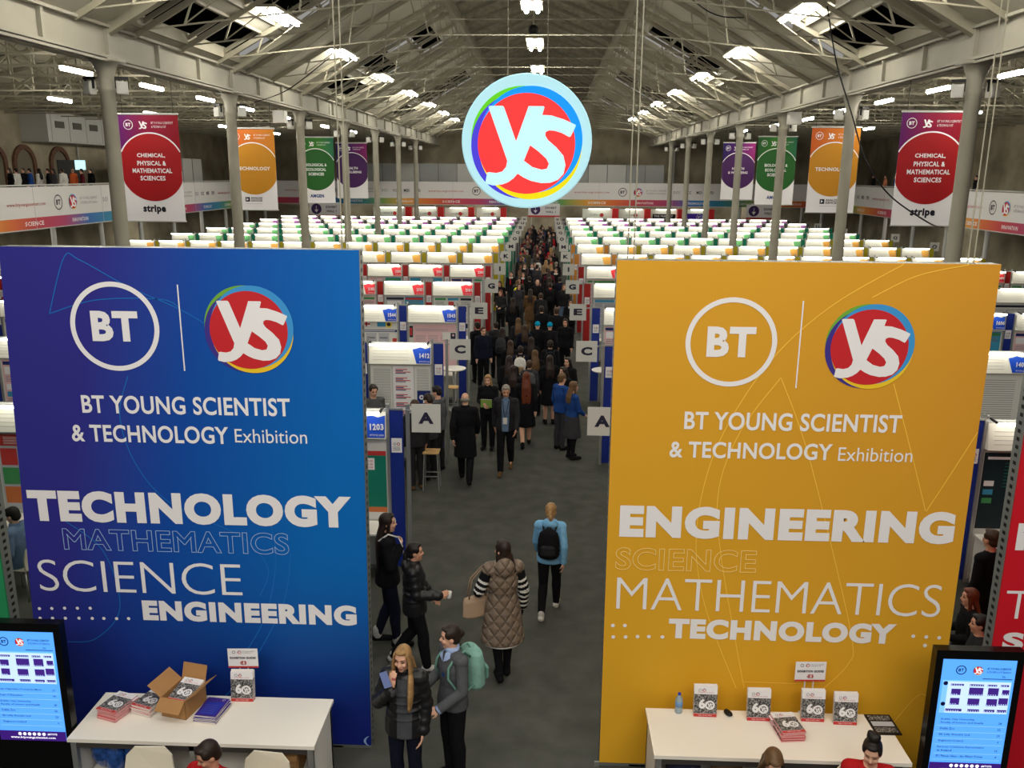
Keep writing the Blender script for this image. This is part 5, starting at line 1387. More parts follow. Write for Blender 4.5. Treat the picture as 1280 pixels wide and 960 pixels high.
def person(label, loc, rz, h=1.68, pose='stand', hair=('short', 'brown'), top=('jacket', BLK), bottom=('trousers', BLK), shoes=BLK, skin='fair', vox=.022, yaw=0, pitch=0, over=None,
           fine=False, hands=None, male=False, group=None, tights=None, length=.45, far=False, key=None, top_pick=None, top_mats=None, hem=None, lower_pick=None, lower_mats=None):
    """one figure facing +y turned by rz: its body, with hair and clothing as parts"""
    share = key is not None; hh = 1.7 if share else h
    J, s = joints(pose, hh, 1.08 if male else 1.0, over); M = headM(yaw, pitch)
    g = lambda kk, fn: lib((key, vox, male) + kk, fn) if share else fn()
    black = (lambda p: p.z < J['pel'].z - .1*s) if tights else None
    body = g(('body', pose, yaw, pitch, bool(tights)), lambda: body_mesh(J, s, M, vox, fine, hands, male))
    fresh = not body.materials
    r = mobj('person', body, [SKIN[skin], M_eye, M_lip, M_brow, tights or SKIN[skin]], None, face_pick(J['head'], M, s, black) if fresh else None)
    tag(r, label, 'person', group); r.location = loc; r.rotation_euler = (0, 0, radians(rz))
    if share: r.scale = (h/1.7,)*3
    if hair: mobj('hair' if hair[0] != 'beanie' else 'beanie', g(('hair', hair[0], pose, yaw, pitch, length), lambda: hair_mesh(hair[0], J['head'], M, s, J, vox if share else min(vox, .01), length)), [HAIRC[hair[1]]], r)
    tm = g(('top', top[0], pose), lambda: top_mesh(top[0], J, s, vox, male)); mobj({'jumper': 'jumper', 'shirt': 'shirt', 'coat': 'coat', 'vest': 'quilted_vest'}.get(top[0], 'jacket'), tm, top_mats or [top[1]], r, top_pick)
    mobj('skirt' if 'skirt' in bottom[0] else 'trousers', g(('bot', bottom[0], pose), lambda: bottom_mesh(bottom[0], J, s, vox)), lower_mats or [bottom[1]], r, lower_pick)
    if not far:
        for k in 'LR': mobj('shoe', g(('shoe', pose, k), lambda: shoe_mesh(J, s, k, min(vox, .014))), [shoes], r)
    return r, J, s, M
def extra(r, name, mb, m, vox=None, smooth=3):
    if vox: return mobj(name, remesh(mb, vox, smooth, name), [m], r)
    return mb.build(name, m, r, True)
def at_person(r, p):
    R = Matrix.Rotation(r.rotation_euler.z, 3, 'Z'); return V(r.location) + R @ (V(p) * r.scale[0])
def backpack(r, J, s, label, m, m2, size=(.15, .085, .23), group=None, vox=.012):
    """a bag of its own, hanging on the wearer's back"""
    c = J['chest'] + V((0, -.215, -.04))*s; loc = at_person(r, c)
    t = thing('backpack', label, 'backpack', loc, r.rotation_euler.z, group); t.scale = r.scale
    w, d, hh = size; b = MB()
    b.tube([V((0, 0, -hh)), V((0, 0, -hh*.8)), V((0, 0, .3*hh)), V((0, 0, .75*hh)), V((0, 0, hh))], [(w*.8, d*.8), (w, d*1.15), (w, d), (w*.85, d*.8), (w*.4, d*.4)], 18)
    me = lib(('bp', size, vox), lambda: remesh(b, vox, 4, 'bag')); mobj('bag', me, [m], t)
    p = MB(); p.tube([V((0, -d*.95, -hh*.75)), V((0, -d*1.12, -hh*.6)), V((0, -d*1.12, -hh*.1)), V((0, -d*.95, hh*.02))], [(w*.55, .015), (w*.7, .03), (w*.7, .03), (w*.5, .012)], 14)
    mobj('front_pocket', lib(('bpp', size, vox), lambda: remesh(p, vox, 3, 'pocket')), [m2], t)
    for x in (-1, 1):
        q = MB(); o = V((0, .225, .02))*s
        pts = [V((x*w*.5, d*.6, hh*.7)), V((x*.1*s, .14*s, .235*s)), V((x*.105*s, .24*s, .21*s)), V((x*.11*s, .32*s, .12*s)), V((x*.125*s, .335*s, .02*s)), V((x*.16*s, .27*s, -.1*s)), V((x*.165*s, .16*s, -.15*s)), V((x*w*.8, d*.4, -hh*.6))]
        q.tube(pts, .012, 8); q.build('strap', m2, t, True)
    h = MB(); h.tube([V((-.03, d*.3, hh*.92)), V((-.02, d*.3, hh*1.08)), V((.02, d*.3, hh*1.08)), V((.03, d*.3, hh*.92))], .008, 6); h.build('carry_loop', m2, t, True)
    return t
def G(u, v): p = on_z(u, v, 0); return (p.x, p.y, 0)
def by_head(u, v, h):
    """where someone stands whose crown is seen at pixel u, v"""
    p = on_z(u, v, h); return (p.x, p.y, 0)
# ---------------------------------------------------------------- the people near the picture
GRP = None
def quilt(name, rgb):
    m = mat(name, rgb, .5, spec=.3); nt = m.node_tree; b = nt.nodes['Principled BSDF']
    tc = nt.nodes.new('ShaderNodeTexCoord'); sp = nt.nodes.new('ShaderNodeSeparateXYZ'); nt.links.new(tc.outputs['Object'], sp.inputs[0])
    def mth(op, a, c=None):
        n = nt.nodes.new('ShaderNodeMath'); n.operation = op
        for i, q in enumerate((a, c)):
            if q is None: continue
            if isinstance(q, (int, float)): n.inputs[i].default_value = q
            else: nt.links.new(q, n.inputs[i])
        return n.outputs[0]
    x = mth('MULTIPLY', sp.outputs[0], 24.0); z = mth('MULTIPLY', sp.outputs[2], 19.0)
    h = mth('POWER', mth('MINIMUM', mth('ABSOLUTE', mth('SINE', mth('ADD', x, z))), mth('ABSOLUTE', mth('SINE', mth('SUBTRACT', x, z)))), .5)
    bp = nt.nodes.new('ShaderNodeBump'); bp.inputs['Strength'].default_value = .9; bp.inputs['Distance'].default_value = .025
    nt.links.new(h, bp.inputs['Height']); nt.links.new(bp.outputs[0], b.inputs['Normal'])
    return m
# girl holding a phone to her mouth
p = by_head(504, 806, 1.66)
r, J, s, M = person('person in black puffer jacket holding a phone up to her mouth, long blond hair', p, 172, 1.66, hair=('long', 'blond'), top=('puffer', PUFF), bottom=('leggings', NAVY), shoes=BLK,
    vox=.0075, fine=True, pitch=-8, yaw=-6, over=dict(elR=(.235, .07, 1.12), wrR=(.055, .235, 1.37), elL=(-.2, -.03, 1.09), wrL=(-.19, .05, .86)),
    hands={'R': ((-.12, -.1, 1), (-.15, -1, -.1), .14, 1)}, length=.34, top_pick=lambda q: 1 if (-.1 < q.x < .035 and q.y > .0 and q.z < 1.36 and (q.y > .09 or q.z > 1.2)) else 0, top_mats=[PUFF, cloth('jumper_grey', (74, 75, 80))])
b = MB(); hd = J['head']
b.tube([hd + V((-.06, .045, .07)), hd + V((-.078, .04, -.02)), hd + V((-.085, .05, -.12)), (-.1, .12, 1.36), (-.11, .165, 1.26), (-.105, .18, 1.15), (-.1, .175, 1.1)], [(.012, .03), (.016, .034), (.02, .036), (.026, .046), (.026, .05), (.018, .042), (.008, .02)], 12)
b.tube([hd + V((.06, .045, .07)), hd + V((.078, .03, -.02)), hd + V((.085, .02, -.12)), (.1, .06, 1.4), (.115, .1, 1.34)], [(.012, .03), (.016, .034), (.02, .036), (.02, .034), (.008, .014)], 12)
extra(r, 'hair_lock', b, HAIRC['blond'], .008, 2)
t = thing('phone', 'phone in a pale blue case held by the girl in the puffer jacket', 'phone', at_person(r, (.085, .262, 1.46)), r.rotation_euler.z)
b = MB(); b.box(-.036, .036, -.005, .005, -.07, .07); o = b.build('case', mat('phone_case', (120, 136, 190), .3), t); o.rotation_euler = (radians(12), radians(24), 0)
b = MB(); b.rect(-.03, .03, -.062, .062, -.0056); b.disc(.015, .04, .012, -.006, 0, 12); q = b.build('pattern', mat('phone_pattern', (60, 70, 120), .3), t); q.rotation_euler = o.rotation_euler
c = MB(); w = J['wrR']; c.tube([w + V((-.012, 0, -.01)), w + V((.012, 0, .012))], .031, 12); c.build('wristband', WHT, r, True)
c = MB(); c.disc(0, 0, .022, 0, 0, 16); e = c.build('jacket_emblem', WHT, r); e.location = (-.105, .172, 1.26); e.rotation_euler = (0, 0, radians(160))
# girl with bun and turquoise rucksack
p = by_head(565, 780, 1.68)
r, J, s, M = person('person in grey school jumper with a hair bun and a turquoise rucksack, facing left', p, 126, 1.68, hair=('bun', 'dark brown'), top=('jumper', GREY), bottom=('trousers', BLK), shoes=BLK,
    vox=.0075, fine=True, yaw=-26, pitch=-4, over=dict(elL=(-.225, .02, 1.1), wrL=(-.17, .24, .97), elR=(.215, .02, 1.1), wrR=(.15, .24, 1.02)), hands={'L': ((.3, 1, -.1), (.6, .1, -.6), .75, 1), 'R': ((-.3, 1, -.25), (-.6, .1, -.6), .75, -1)})
b = MB(); n = J['neck']; SHIRT = cloth('shirt_blue', (160, 180, 220))
for x in (-1, 1): b.add([n + V((x*.055, -.03, .05)), n + V((x*.085, .0, .0)), n + V((x*.07, .1, -.05)), n + V((x*.005, .105, -.09)), n + V((x*.02, .085, .0))], [(0, 1, 2, 4), (2, 3, 4)])
b.tube([n + V((0, 0, -.02)), n + V((0, 0, .045))], [(.074, .07), (.068, .066)], 16); b.build('shirt_collar', SHIRT, r, True)
for k in 'LR':
    b = MB(); w = J['wr'+k]; d = (w - J['el'+k]).normalized(); b.tube([w - d*.03, w + d*.025], .046, 12); b.build('cuff', SHIRT, r, True)
b = MB(); b.disc(0, 0, .024, 0, 0, 16); e = b.build('school_crest', RBLUE, r); e.location = (-.08, .147, 1.24); e.rotation_euler = (0, 0, pi)
MINT = cloth('mint_canvas', (126, 168, 156)); backpack(r, J, s, 'turquoise rucksack on the back of the girl with the hair bun', MINT, cloth('mint_canvas_dark', (108, 150, 138)), (.17, .105, .21), vox=.01)
# girl in black puffer walking right
p = G(520, 836); SHW = cloth('shoe_white', (196, 194, 188))
r, J, s, M = person('person in black padded jacket with tied black hair walking right, hand held out', (p[0], p[1], 0), -82, 1.64, 'walkA', ('pony', 'black'), ('puffer', PUFF), ('trousers', BLK), SHW, 'light', vox=.009, fine=True,
    over=dict(elR=(.215, .03, 1.1), wrR=(.18, .3, 1.08), anR=(.08, .14, .085), toR=(.09, .31, .045), knR=(.085, .1, .51)), hands={'R': ((-.1, 1, .25), (-.8, .2, -.3), .9, -1)})
t = thing('plastic_cup', 'small clear plastic cup held by the girl in the black padded jacket', 'cup', at_person(r, (.12, .4, .98)))
b = MB(); b.lathe([(.026, 0), (.028, .005), (.034, .07), (.032, .07), (.025, .008)], n=16); b.build('cup_wall', mat('clear_acrylic', (210, 214, 214), .15), t, True)
b = MB(); b.lathe([(.037, .07), (.037, .076), (.02, .08)], n=16); b.build('lid', WHT, t, True)
# tall girl with long dark hair
p = G(487, 806)
r, J, s, M = person('person with very long dark hair and pale shoulder strap beside the blue banner', p, -78, 1.78, 'stand', ('long', 'dark brown'), ('jacket', BLK), ('leggings', NAVY), BLK, 'fair', vox=.009, fine=True,
    over=dict(elR=(.25, .03, 1.12), wrR=(.1, .15, 1.3), knR=(.085, .08, .5), anR=(.085, .09, .085), toR=(.09, .26, .045), anL=(-.085, -.14, .1), toL=(-.09, .02, .045)), hands={'R': ((-.75, .3, .45), (0, -1, .2), .6, 1)}, length=.46)
b = MB(); b.tube([(.1, .14, 1.5), (.12, .19, 1.38), (.11, .2, 1.25), (.13, .19, 1.1)], [(.02, .006)]*4, 8); b.tube([(.1, .13, 1.5), (.11, .02, 1.545), (.12, -.1, 1.47)], [(.02, .006)]*3, 8); b.build('strap', WHT, r, True)
for k in 'LR': b = MB(); b.caps(J['an'+k], J['an'+k] + V((0, .0, .08)), .056, .054, 12); b.build('sock', SHW, r, True)
# one more, mostly behind the blue banner
STR = [BLK, WHT]
r, J, s, M = person('person in black track trousers with white stripes half hidden by the blue banner', (-2.44, 9.42, 0), -85, 1.7, 'stand', ('short', 'black'), ('jacket', BLK), ('trousers', BLK), SHW, 'light', vox=.011, lower_pick=lambda q: 1 if abs(q.x) > .1 and abs(abs((q.y + .01)) - .02) < .009 else 0, lower_mats=STR,
    over=dict(knR=(.09, .1, .5), anR=(.09, .14, .085), toR=(.1, .31, .045)))
# woman in the quilted long vest
QV = quilt('taupe_quilt', (122, 106, 92)); STRIPE = [BLK, WHT]
r, J, s, M = person('person in long taupe quilted hooded vest over striped sleeves, seen from behind', G(628, 848), 14, 1.76, 'stand', ('long', 'dark brown'), ('vest', QV), ('skirt', BLK), BLK, 'fair', vox=.009, fine=True, yaw=30, tights=BLK, length=.06,
    over=dict(elL=(-.27, .0, 1.11), wrL=(-.2, .2, 1.02), elR=(.235, -.01, 1.1), wrR=(.24, .05, .87), anR=(.06, .06, .085), toR=(.07, .23, .045), anL=(-.05, -.09, .1), toL=(-.055, .08, .045), knL=(-.07, -.0, .5), knR=(.07, .06, .5)))
for k in 'LR':
    b = MB(); arm(b, J, s, k, (.06, .054, .042), .012); me = remesh(b, .009, 2, 'sleeve'); a0, a1, a2 = J['sh'+k], J['el'+k], J['wr'+k]
    def pk(q, a0=a0, a1=a1, a2=a2):
        d1, d2 = (a1-a0), (a2-a1); t1 = (q-a0).dot(d1)/d1.dot(d1); t2 = (q-a1).dot(d2)/d2.dot(d2)
        L = t1*d1.length if t1 < 1 and (t2 < .02) else d1.length + t2*d2.length
        return 1 if L > .1 and (L / .07) % 1 < .42 else 0
    mobj('striped_sleeve', me, STRIPE, r, pk)
b = MB(); b.tube([(0, .01, .52), (0, .01, .5)], [(.236, .21)]*2, 24); b.tube([(0, .01, .56), (0, .01, .545)], [(.232, .205)]*2, 24); b.build('hem_band', WHT, r, True)
t = thing('handbag', 'beige shoulder bag carried by the woman in the quilted vest', 'bag', at_person(r, (-.3, .08, .8)), r.rotation_euler.z + .25)
b = MB(); b.tube([(0, 0, 0), (0, 0, .02), (0, 0, .2), (0, 0, .26)], [(.13, .05), (.17, .06), (.165, .055), (.15, .03)], 14); mobj('bag_body', remesh(b, .01, 3, 'bag'), [mat('beige_leather', (172, 146, 122), .5)], t)
b = MB()
for y in (-.03, .03): b.tube([(-.1, y, .25), (-.06, y*.8, .48), (.1, y*.5, .62), (.15, y*.8, .45), (.11, y, .25)], .009, 6)
b.build('strap', mat('beige_leather_dark', (142, 118, 96), .5), t, True)
# girl with pony tail, blue hoodie and black rucksack
r, J, s, M = person('person in sky blue hoodie with blond pony tail walking away', G(686, 770), -6, 1.62, 'walkA', ('pony', 'blond'), ('jumper', LBLUE), ('leggings', BLK), SHW, 'fair', vox=.009, fine=True)
b = MB(); n = J['neck']; b.ell(n + V((0, -.08, -.0)), (.11, .06, .07), 14, 10); b.tube([n + V((0, 0, -.03)), n + V((0, 0, .02))], [(.09, .085)]*2, 16); extra(r, 'hood', b, LBLUE, .01)
backpack(r, J, s, 'black rucksack with a white mark worn by the girl in the sky blue hoodie', BLK, CHAR, (.14, .08, .2), vox=.01)
# people by the nearest letter boards
P_ = person
r, J, s, M = P_('person with a bald head in a long black coat, seen from behind', G(582, 604), 2, 1.8, 'walkB', ('fringe', 'grey'), ('coat', BLK), ('trousers', BLK), BLK, 'fair', .011, male=True, fine=True)
r, J, s, M = P_('person with grey hair in dark jacket over a blue shirt and lanyard, walking nearer', G(632, 590), 178, 1.8, 'walkA', ('short', 'grey'), ('jacket', CHAR), ('trousers', BLK), BRN, 'light', .011, yaw=4, pitch=-18, male=True, fine=True,
    top_pick=lambda q: 1 if abs(q.x) < .075 - max(0, (1.2-q.z))*.05 and q.y > .06 and q.z > .8 else 0, top_mats=[CHAR, DENIM])
b = MB(); b.tube([(.06, .08, 1.5), (.03, .175, 1.3), (0, .19, 1.18), (-.03, .175, 1.3), (-.06, .08, 1.5)], [(.006, .003)]*5, 6); b.box(-.04, .04, .185, .192, 1.05, 1.18, 1); b.build('lanyard', [BLK, WHT], r)
r, J, s, M = P_('person with blond hair in black jacket facing the camera, holding a green folder', by_head(610, 468, 1.66), 172, 1.66, 'hold', ('long', 'blond'), ('jacket', BLK), ('trousers', BLK), BLK, 'fair', .012, pitch=-8, fine=True, length=.12)
t = thing('folder', 'small green folder held by the blond woman in the black jacket', 'folder', at_person(r, (-.02, .27, 1.06)), r.rotation_euler.z)
b = MB(); b.box(-.12, .12, -.008, .008, -.05, .12); b.build('cover', mat('lime_green', (120, 150, 70)), t); b = MB(); b.box(-.115, .115, -.005, .005, .12, .125); b.build('pages', M_pages, t)
for lab, gp, rz, h, hr, tp, bt, kw in (
    ('person with very long auburn hair in black coat and skirt walking away', G(657, 560), 4, 1.7, ('long', 'red'), ('coat', BLK), ('skirt', BLK), dict(length=.42)),
    ('person with long dark hair in black coat beside the auburn haired one', G(641, 546), -4, 1.66, ('long', 'dark brown'), ('coat', BLK), ('skirt', BLK), dict(length=.3, pose='walkB')),
    ('person in royal blue jumper and grey skirt with long light brown hair, facing right', G(714, 574), -64, 1.68, ('long', 'light brown'), ('jumper', RBLUE), ('skirt', DGREY), dict(tights=BLK, length=.2, over=dict(elR=(.2, .06, 1.1), wrR=(.12, .2, 1.0)))),
    ('person in royal blue jumper and grey trousers with short light brown hair', G(700, 562), -48, 1.7, ('short', 'light brown'), ('jumper', RBLUE), ('trousers', DGREY), {}),
    ('person in long black coat with bare legs and long dark hair by the right queue', G(686, 530), 6, 1.68, ('long', 'dark brown'), ('coat', BLK), ('skirt', BLK), dict(length=.3)),
    ('person with long dark hair and pale face below the right letter board C', by_head(710, 446, 1.68), 150, 1.68, ('long', 'black'), ('jacket', BLK), ('trousers', BLK), dict(length=.25)),
    ('person with dark hair and black top just below the pale faced one', by_head(705, 458, 1.64), 140, 1.64, ('long', 'dark brown'), ('jacket', BLK), ('trousers', CHAR), dict(length=.2, yaw=-20)),
    ('person in grey school jumper with dark hair standing behind the nearest left stand', by_head(466, 480, 1.8), -150, 1.8, ('short', 'dark brown'), ('jumper', GREY), ('trousers', DGREY), dict(pitch=-12)),
    ('person in grey jumper with white collar leaning beside the left letter board A', by_head(547, 482, 1.76), 70, 1.76, ('short', 'black'), ('jumper', GREY), ('trousers', CHAR), dict(male=True, pitch=-15)),
    ('person in dark grey blazer with dark hair bending over beside the left letter board A', by_head(536, 492, 1.72), 50, 1.72, ('short', 'dark brown'), ('jacket', DGREY), ('trousers', CHAR), dict(male=True, pitch=-25)),
    ('person in dark trousers and brown shoes standing behind the left letter board A', G(521, 611), 30, 1.74, ('short', 'brown'), ('jacket', CHAR), ('trousers', CHAR), dict(male=True, shoes=BRN))):
    kw.setdefault('pose', 'walkA' if 'walking' in lab else 'stand')
    P_(lab, gp, rz, h, hair=hr, top=tp, bottom=bt, vox=.013, fine=False, skin='fair', **kw)
# seated and half hidden ones at the picture's sides
def sitter(label, u, v, ztop, rz, hair, top, bottom, h=1.7, **kw):
    p = on_z(u, v, ztop); z0 = ztop - (h - .42*h/1.7)
    return P_(label, (p.x, p.y, 0), rz, h, 'sit', hair, top, bottom, vox=.01, fine=True, **kw)
sitter('person in red top with cropped dark hair sitting at the left counter', 263, 926, 1.27, 165, ('short', 'dark brown'), ('shirt', REDC), ('trousers', BLK), 1.72, male=True, yaw=-38, pitch=-22, skin='light')
sitter('person with centre parted light brown hair sitting at the right counter', 966, 933, 1.24, 180, ('long', 'light brown'), ('jumper', BLK), ('trousers', BLK), 1.66, pitch=-35, length=.3)
sitter('person in red top with a dark curly bun sitting at the right counter', 1091, 922, 1.26, 168, ('topbun', 'black'), ('jumper', REDC), ('trousers', BLK), 1.7, yaw=-14, pitch=-16, skin='fair')
for (u, v, zt), w in (((263, 926, 1.27), 'the man in red sits on at the left counter'), ((966, 933, 1.24), 'the light brown haired woman sits on at the right counter'), ((1091, 922, 1.26), 'the woman in red sits on at the right counter')):
    p = on_z(u, v, zt); chair('cream chair ' + w, p.x, p.y - .02, .0)
sitter('person in denim jacket with dark hair sitting at the left edge of the picture', 18, 637, 1.27, 85, ('short', 'black'), ('jacket', DENIM), ('trousers', BLK), 1.74, male=True, pitch=-12)
p = on_z(18, 637, 1.27)
t = thing('side_table', 'small white table in front of the person in the denim jacket', 'table', (p.x-.78, p.y, 0)); b = MB(); b.box(-.3, .3, -.3, .3, .7, .73); b.build('table_top', M_white, t)
for sx in (-.26, .26):
    for sy in (-.26, .26): l = MB(); l.bar((sx, sy, 0), (sx, sy, .7), .035, .035); l.build('leg', M_alu, t)
t = thing('laptop', 'open laptop with a violet screen at the left edge of the picture', 'laptop', (p.x-.7, p.y, .73), radians(100)); b = MB(); b.box(-.16, .16, -.11, .11, 0, .015); b.build('keyboard', M_dark, t)
b = MB(); b.box(-.16, .16, .105, .115, .015, .22); o = b.build('lid', M_dark, t); b = MB(); b.rect(-.15, .15, .03, .21, .103); b.build('screen', mat('laptop_violet', (120, 60, 200), emit=.7), t)
chair('cream chair under the person in the denim jacket', p.x, p.y, radians(-95))
P_('person in black jumper with short brown hair standing behind the yellow banner', by_head(1243, 662, 1.76), 25, 1.76, 'stand', ('short', 'brown'), ('jumper', BLK), ('trousers', BLK), vox=.011, male=True, skin='light')
P_('person with auburn hair in black top between the yellow and red banners, facing left', by_head(1216, 735, 1.5), 80, 1.5, 'hold', ('long', 'red'), ('jumper', BLK), ('trousers', BLK), vox=.01, fine=True, length=.16)
P_('person with tied black hair and white collar below the auburn haired one, facing left', by_head(1228, 768, 1.5), 75, 1.5, 'hold', ('pony', 'black'), ('jumper', CHAR), ('trousers', BLK), vox=.01, fine=True, skin='light')
# ---------------------------------------------------------------- the crowd in the aisle
NEAR = [  # u, v of the crown, height, turn, pose, hair, top, lower, words
 (672, 402, 1.66, 0, 'stand', ('beanie', 'teal'), ('jacket', BLK), ('trousers', BLK), 'wearing the left one of two teal knitted hats'),
 (687.5, 403, 1.66, 0, 'walkA', ('beanie', 'teal'), ('jacket', BLK), ('trousers', CHAR), 'wearing the right one of two teal knitted hats'),
 (648, 397, 1.66, 0, 'stand', ('long', 'light brown'), ('jacket', CHAR), ('trousers', BLK), 'with long light brown hair left of the teal hats'),
 (656, 406, 1.6, 5, 'walkA', ('long', 'brown'), ('jacket', NAVY), ('trousers', BLK), 'with brown hair in navy jacket left of the teal hats'),
 (677, 382, 1.76, 0, 'stand', ('short', 'dark brown'), ('coat', BLK), ('trousers', BLK), 'in broad black coat just beyond the teal hats'),
 (695.6, 384, 1.82, 5, 'walkB', ('short', 'brown'), ('jacket', BLK), ('trousers', OLIVE), 'tall with brown hair and olive trousers on the right'),
 (647, 350, 1.7, 0, 'stand', ('short', 'light brown'), ('jacket', NAVY), ('trousers', CHAR), 'carrying the yellow rucksack'),
 (663, 361, 1.68, 0, 'walkA', ('long', 'dark brown'), ('coat', BRN), ('trousers', BRN), 'in long brown coat with dark hair'),
 (672, 349, 1.78, 180, 'walkA', ('fringe', 'grey'), ('jacket', BLK), ('trousers', BLK), 'bald and facing the camera beyond the brown coat'),
 (688, 353, 1.74, 0, 'stand', ('short', 'dark brown'), ('jacket', BLK), ('trousers', BLK), 'with a red collar and black rucksack'),
 (639, 339, 1.72, 170, 'stand', ('short', 'black'), ('jacket', BLK), ('trousers', CHAR), 'in dark blazer with a red tie on the left'),
 (654, 340, 1.68, 175, 'walkB', ('long', 'brown'), ('jacket', BLK), ('trousers', BLK), 'with brown hair facing the camera beside the red tie'),
 (656, 329, 1.66, 178, 'stand', ('short', 'dark brown'), ('jumper', BLK), ('trousers', BLK), 'in black jumper with a white collar on the left'),
 (665, 329, 1.66, 182, 'stand', ('short', 'brown'), ('jumper', NAVY), ('trousers', BLK), 'in navy jumper with a white collar next to the black one'),
 (682.5, 325, 1.7, 0, 'stand', ('long', 'blond'), ('coat', BEIGE), ('trousers', BLK), 'blond in a beige coat in the middle'),
 (673, 321, 1.7, 0, 'walkA', ('short', 'dark brown'), ('jacket', BLK), ('trousers', BLK), 'carrying the white rucksack'),
 (684, 335, 1.72, 0, 'walkB', ('short', 'black'), ('jacket', BLK), ('trousers', BLK), 'in black with black hair before the beige coat'),
 (695, 335, 1.66, 170, 'stand', ('short', 'brown'), ('jumper', BLK), ('trousers', BLK), 'with brown hair and a white collar on the right'),
 (625, 351, 1.66, 165, 'stand', ('long', 'brown'), ('jacket', BLK), ('trousers', BLK), 'standing at the left letter board G'),
 (626, 362, 1.68, 160, 'hold', ('long', 'red'), ('jacket', CHAR), ('trousers', BLK), 'with auburn hair below the left letter board G'),
 (705, 355, 1.68, 190, 'stand', ('long', 'light brown'), ('jacket', CHAR), ('trousers', DENIM), 'with light brown hair at the right letter board G'),
 (713, 374, 1.68, 190, 'hold', ('long', 'dark brown'), ('jacket', BLK), ('trousers', BLK), 'with a white scarf below the right letter board G'),
 (620, 402, 1.66, 20, 'stand', ('short', 'dark brown'), ('jacket', CHAR), ('trousers', BLK), 'dark haired on the left before the letter board E'),
 (628, 409, 1.64, -10, 'stand', ('long', 'dark brown'), ('jacket', BLK), ('trousers', CHAR), 'carrying the grey rucksack on the left'),
 (638, 425, 1.64, 0, 'walkA', ('long', 'brown'), ('jacket', BLK), ('trousers', BLK), 'with brown hair in the tail of the queue, left'),
 (650.6, 432, 1.62, 0, 'stand', ('short', 'dark brown'), ('jacket', NAVY), ('trousers', BLK), 'carrying the cream rucksack'),
 (664, 421, 1.68, 0, 'walkB', ('long', 'dark brown'), ('jacket', BLK), ('trousers', BLK), 'with long dark hair before the left teal hat'),
 (669, 437, 1.66, 10, 'stand', ('long', 'light brown'), ('jacket', BLK), ('trousers', BLK), 'with light brown hair in the middle of the queue tail'),
 (636.5, 444, 1.7, 0, 'stand', ('long', 'dark brown'), ('coat', BLK), ('trousers', BLK), 'with very long dark hair last but one in the queue, left'),
 (662, 450, 1.6, 0, 'stand', ('short', 'brown'), ('jacket', DGREY), ('trousers', BLK), 'in dark grey jacket carrying the grey satchel rucksack'),
 (688, 425, 1.7, 0, 'stand', ('short', 'dark brown'), ('jacket', BLK), ('trousers', BLK), 'carrying the black rucksack before the right teal hat'),
 (707, 398, 1.7, 170, 'stand', ('long', 'dark brown'), ('jacket', BLK), ('trousers', BLK), 'with dark hair facing the camera, right of the teal hats'),
 (597, 402, 1.76, 20, 'stand', ('short', 'dark brown'), ('coat', BLK), ('trousers', BLK), 'in long black coat under the left letter board E'),
 (604, 408, 1.74, 200, 'stand', ('short', 'brown'), ('jacket', NAVY), ('trousers', BLK), 'in navy jacket under the left letter board E'),
 (676, 366, 1.7, 0, 'walkA', ('short', 'brown'), ('jacket', CHAR), ('trousers', BLK), 'in charcoal jacket between the brown and the black coats'),
 (700, 346, 1.7, 0, 'stand', ('short', 'dark brown'), ('jacket', NAVY), ('trousers', BLK), 'in navy jacket before the right letter board I'),
 (662, 345, 1.72, 0, 'stand', ('short', 'dark brown'), ('jacket', BLK), ('trousers', BLK), 'dark haired in black between the letter boards I'),
 (641, 372, 1.68, 0, 'walkB', ('long', 'dark brown'), ('jacket', BLK), ('trousers', CHAR), 'with dark hair left of the brown coat')]
BPK = {'carrying the yellow rucksack': ('yellow rucksack worn in the crowd left of the brown coat', cloth('acid_yellow', (206, 206, 40)), OLIVE), 'carrying the white rucksack': ('white rucksack worn far up the aisle beside the beige coat', WHT, GREY),
       'carrying the grey rucksack on the left': ('grey rucksack worn at the left of the queue below letter board E', DGREY, CHAR), 'carrying the cream rucksack': ('cream rucksack worn in the tail of the queue', WHT, BEIGE), 'in dark grey jacket carrying the grey satchel rucksack': ('grey satchel rucksack worn at the end of the queue', GREY, DGREY),
       'carrying the black rucksack before the right teal hat': ('black rucksack worn before the right teal hat', BLK, CHAR), 'with a red collar and black rucksack': ('black rucksack with a white emblem beyond the olive trousers', BLK, CHAR)}
for (u, v, h, rz, pose, hr, tp, bt, words) in NEAR:
    r, J, s, M = person('person ' + words, by_head(u, v, h), rz, h, pose, hr, tp, bt, vox=.02, key='crowd', group='crowd in the aisle', length=.3)
    if 'collar' in words or 'tie' in words or 'scarf' in words:
        b = MB(); n = J['neck']; b.tube([n + V((0, .005, -.035)), n + V((0, .005, .03))], [(.1, .1), (.082, .08)], 14); b.build('scarf' if 'scarf' in words else 'collar', REDC if 'red collar' in words else WHT, r, True)
    if 'tie' in words: b = MB(); b.box(-.02, .02, .15, .16, 1.15, 1.4); b.build('tie', REDC, r)
    if words in BPK: backpack(r, J, s, BPK[words][0], BPK[words][1], BPK[words][2], (.16, .09, .23), 'rucksacks in the crowd', .018)
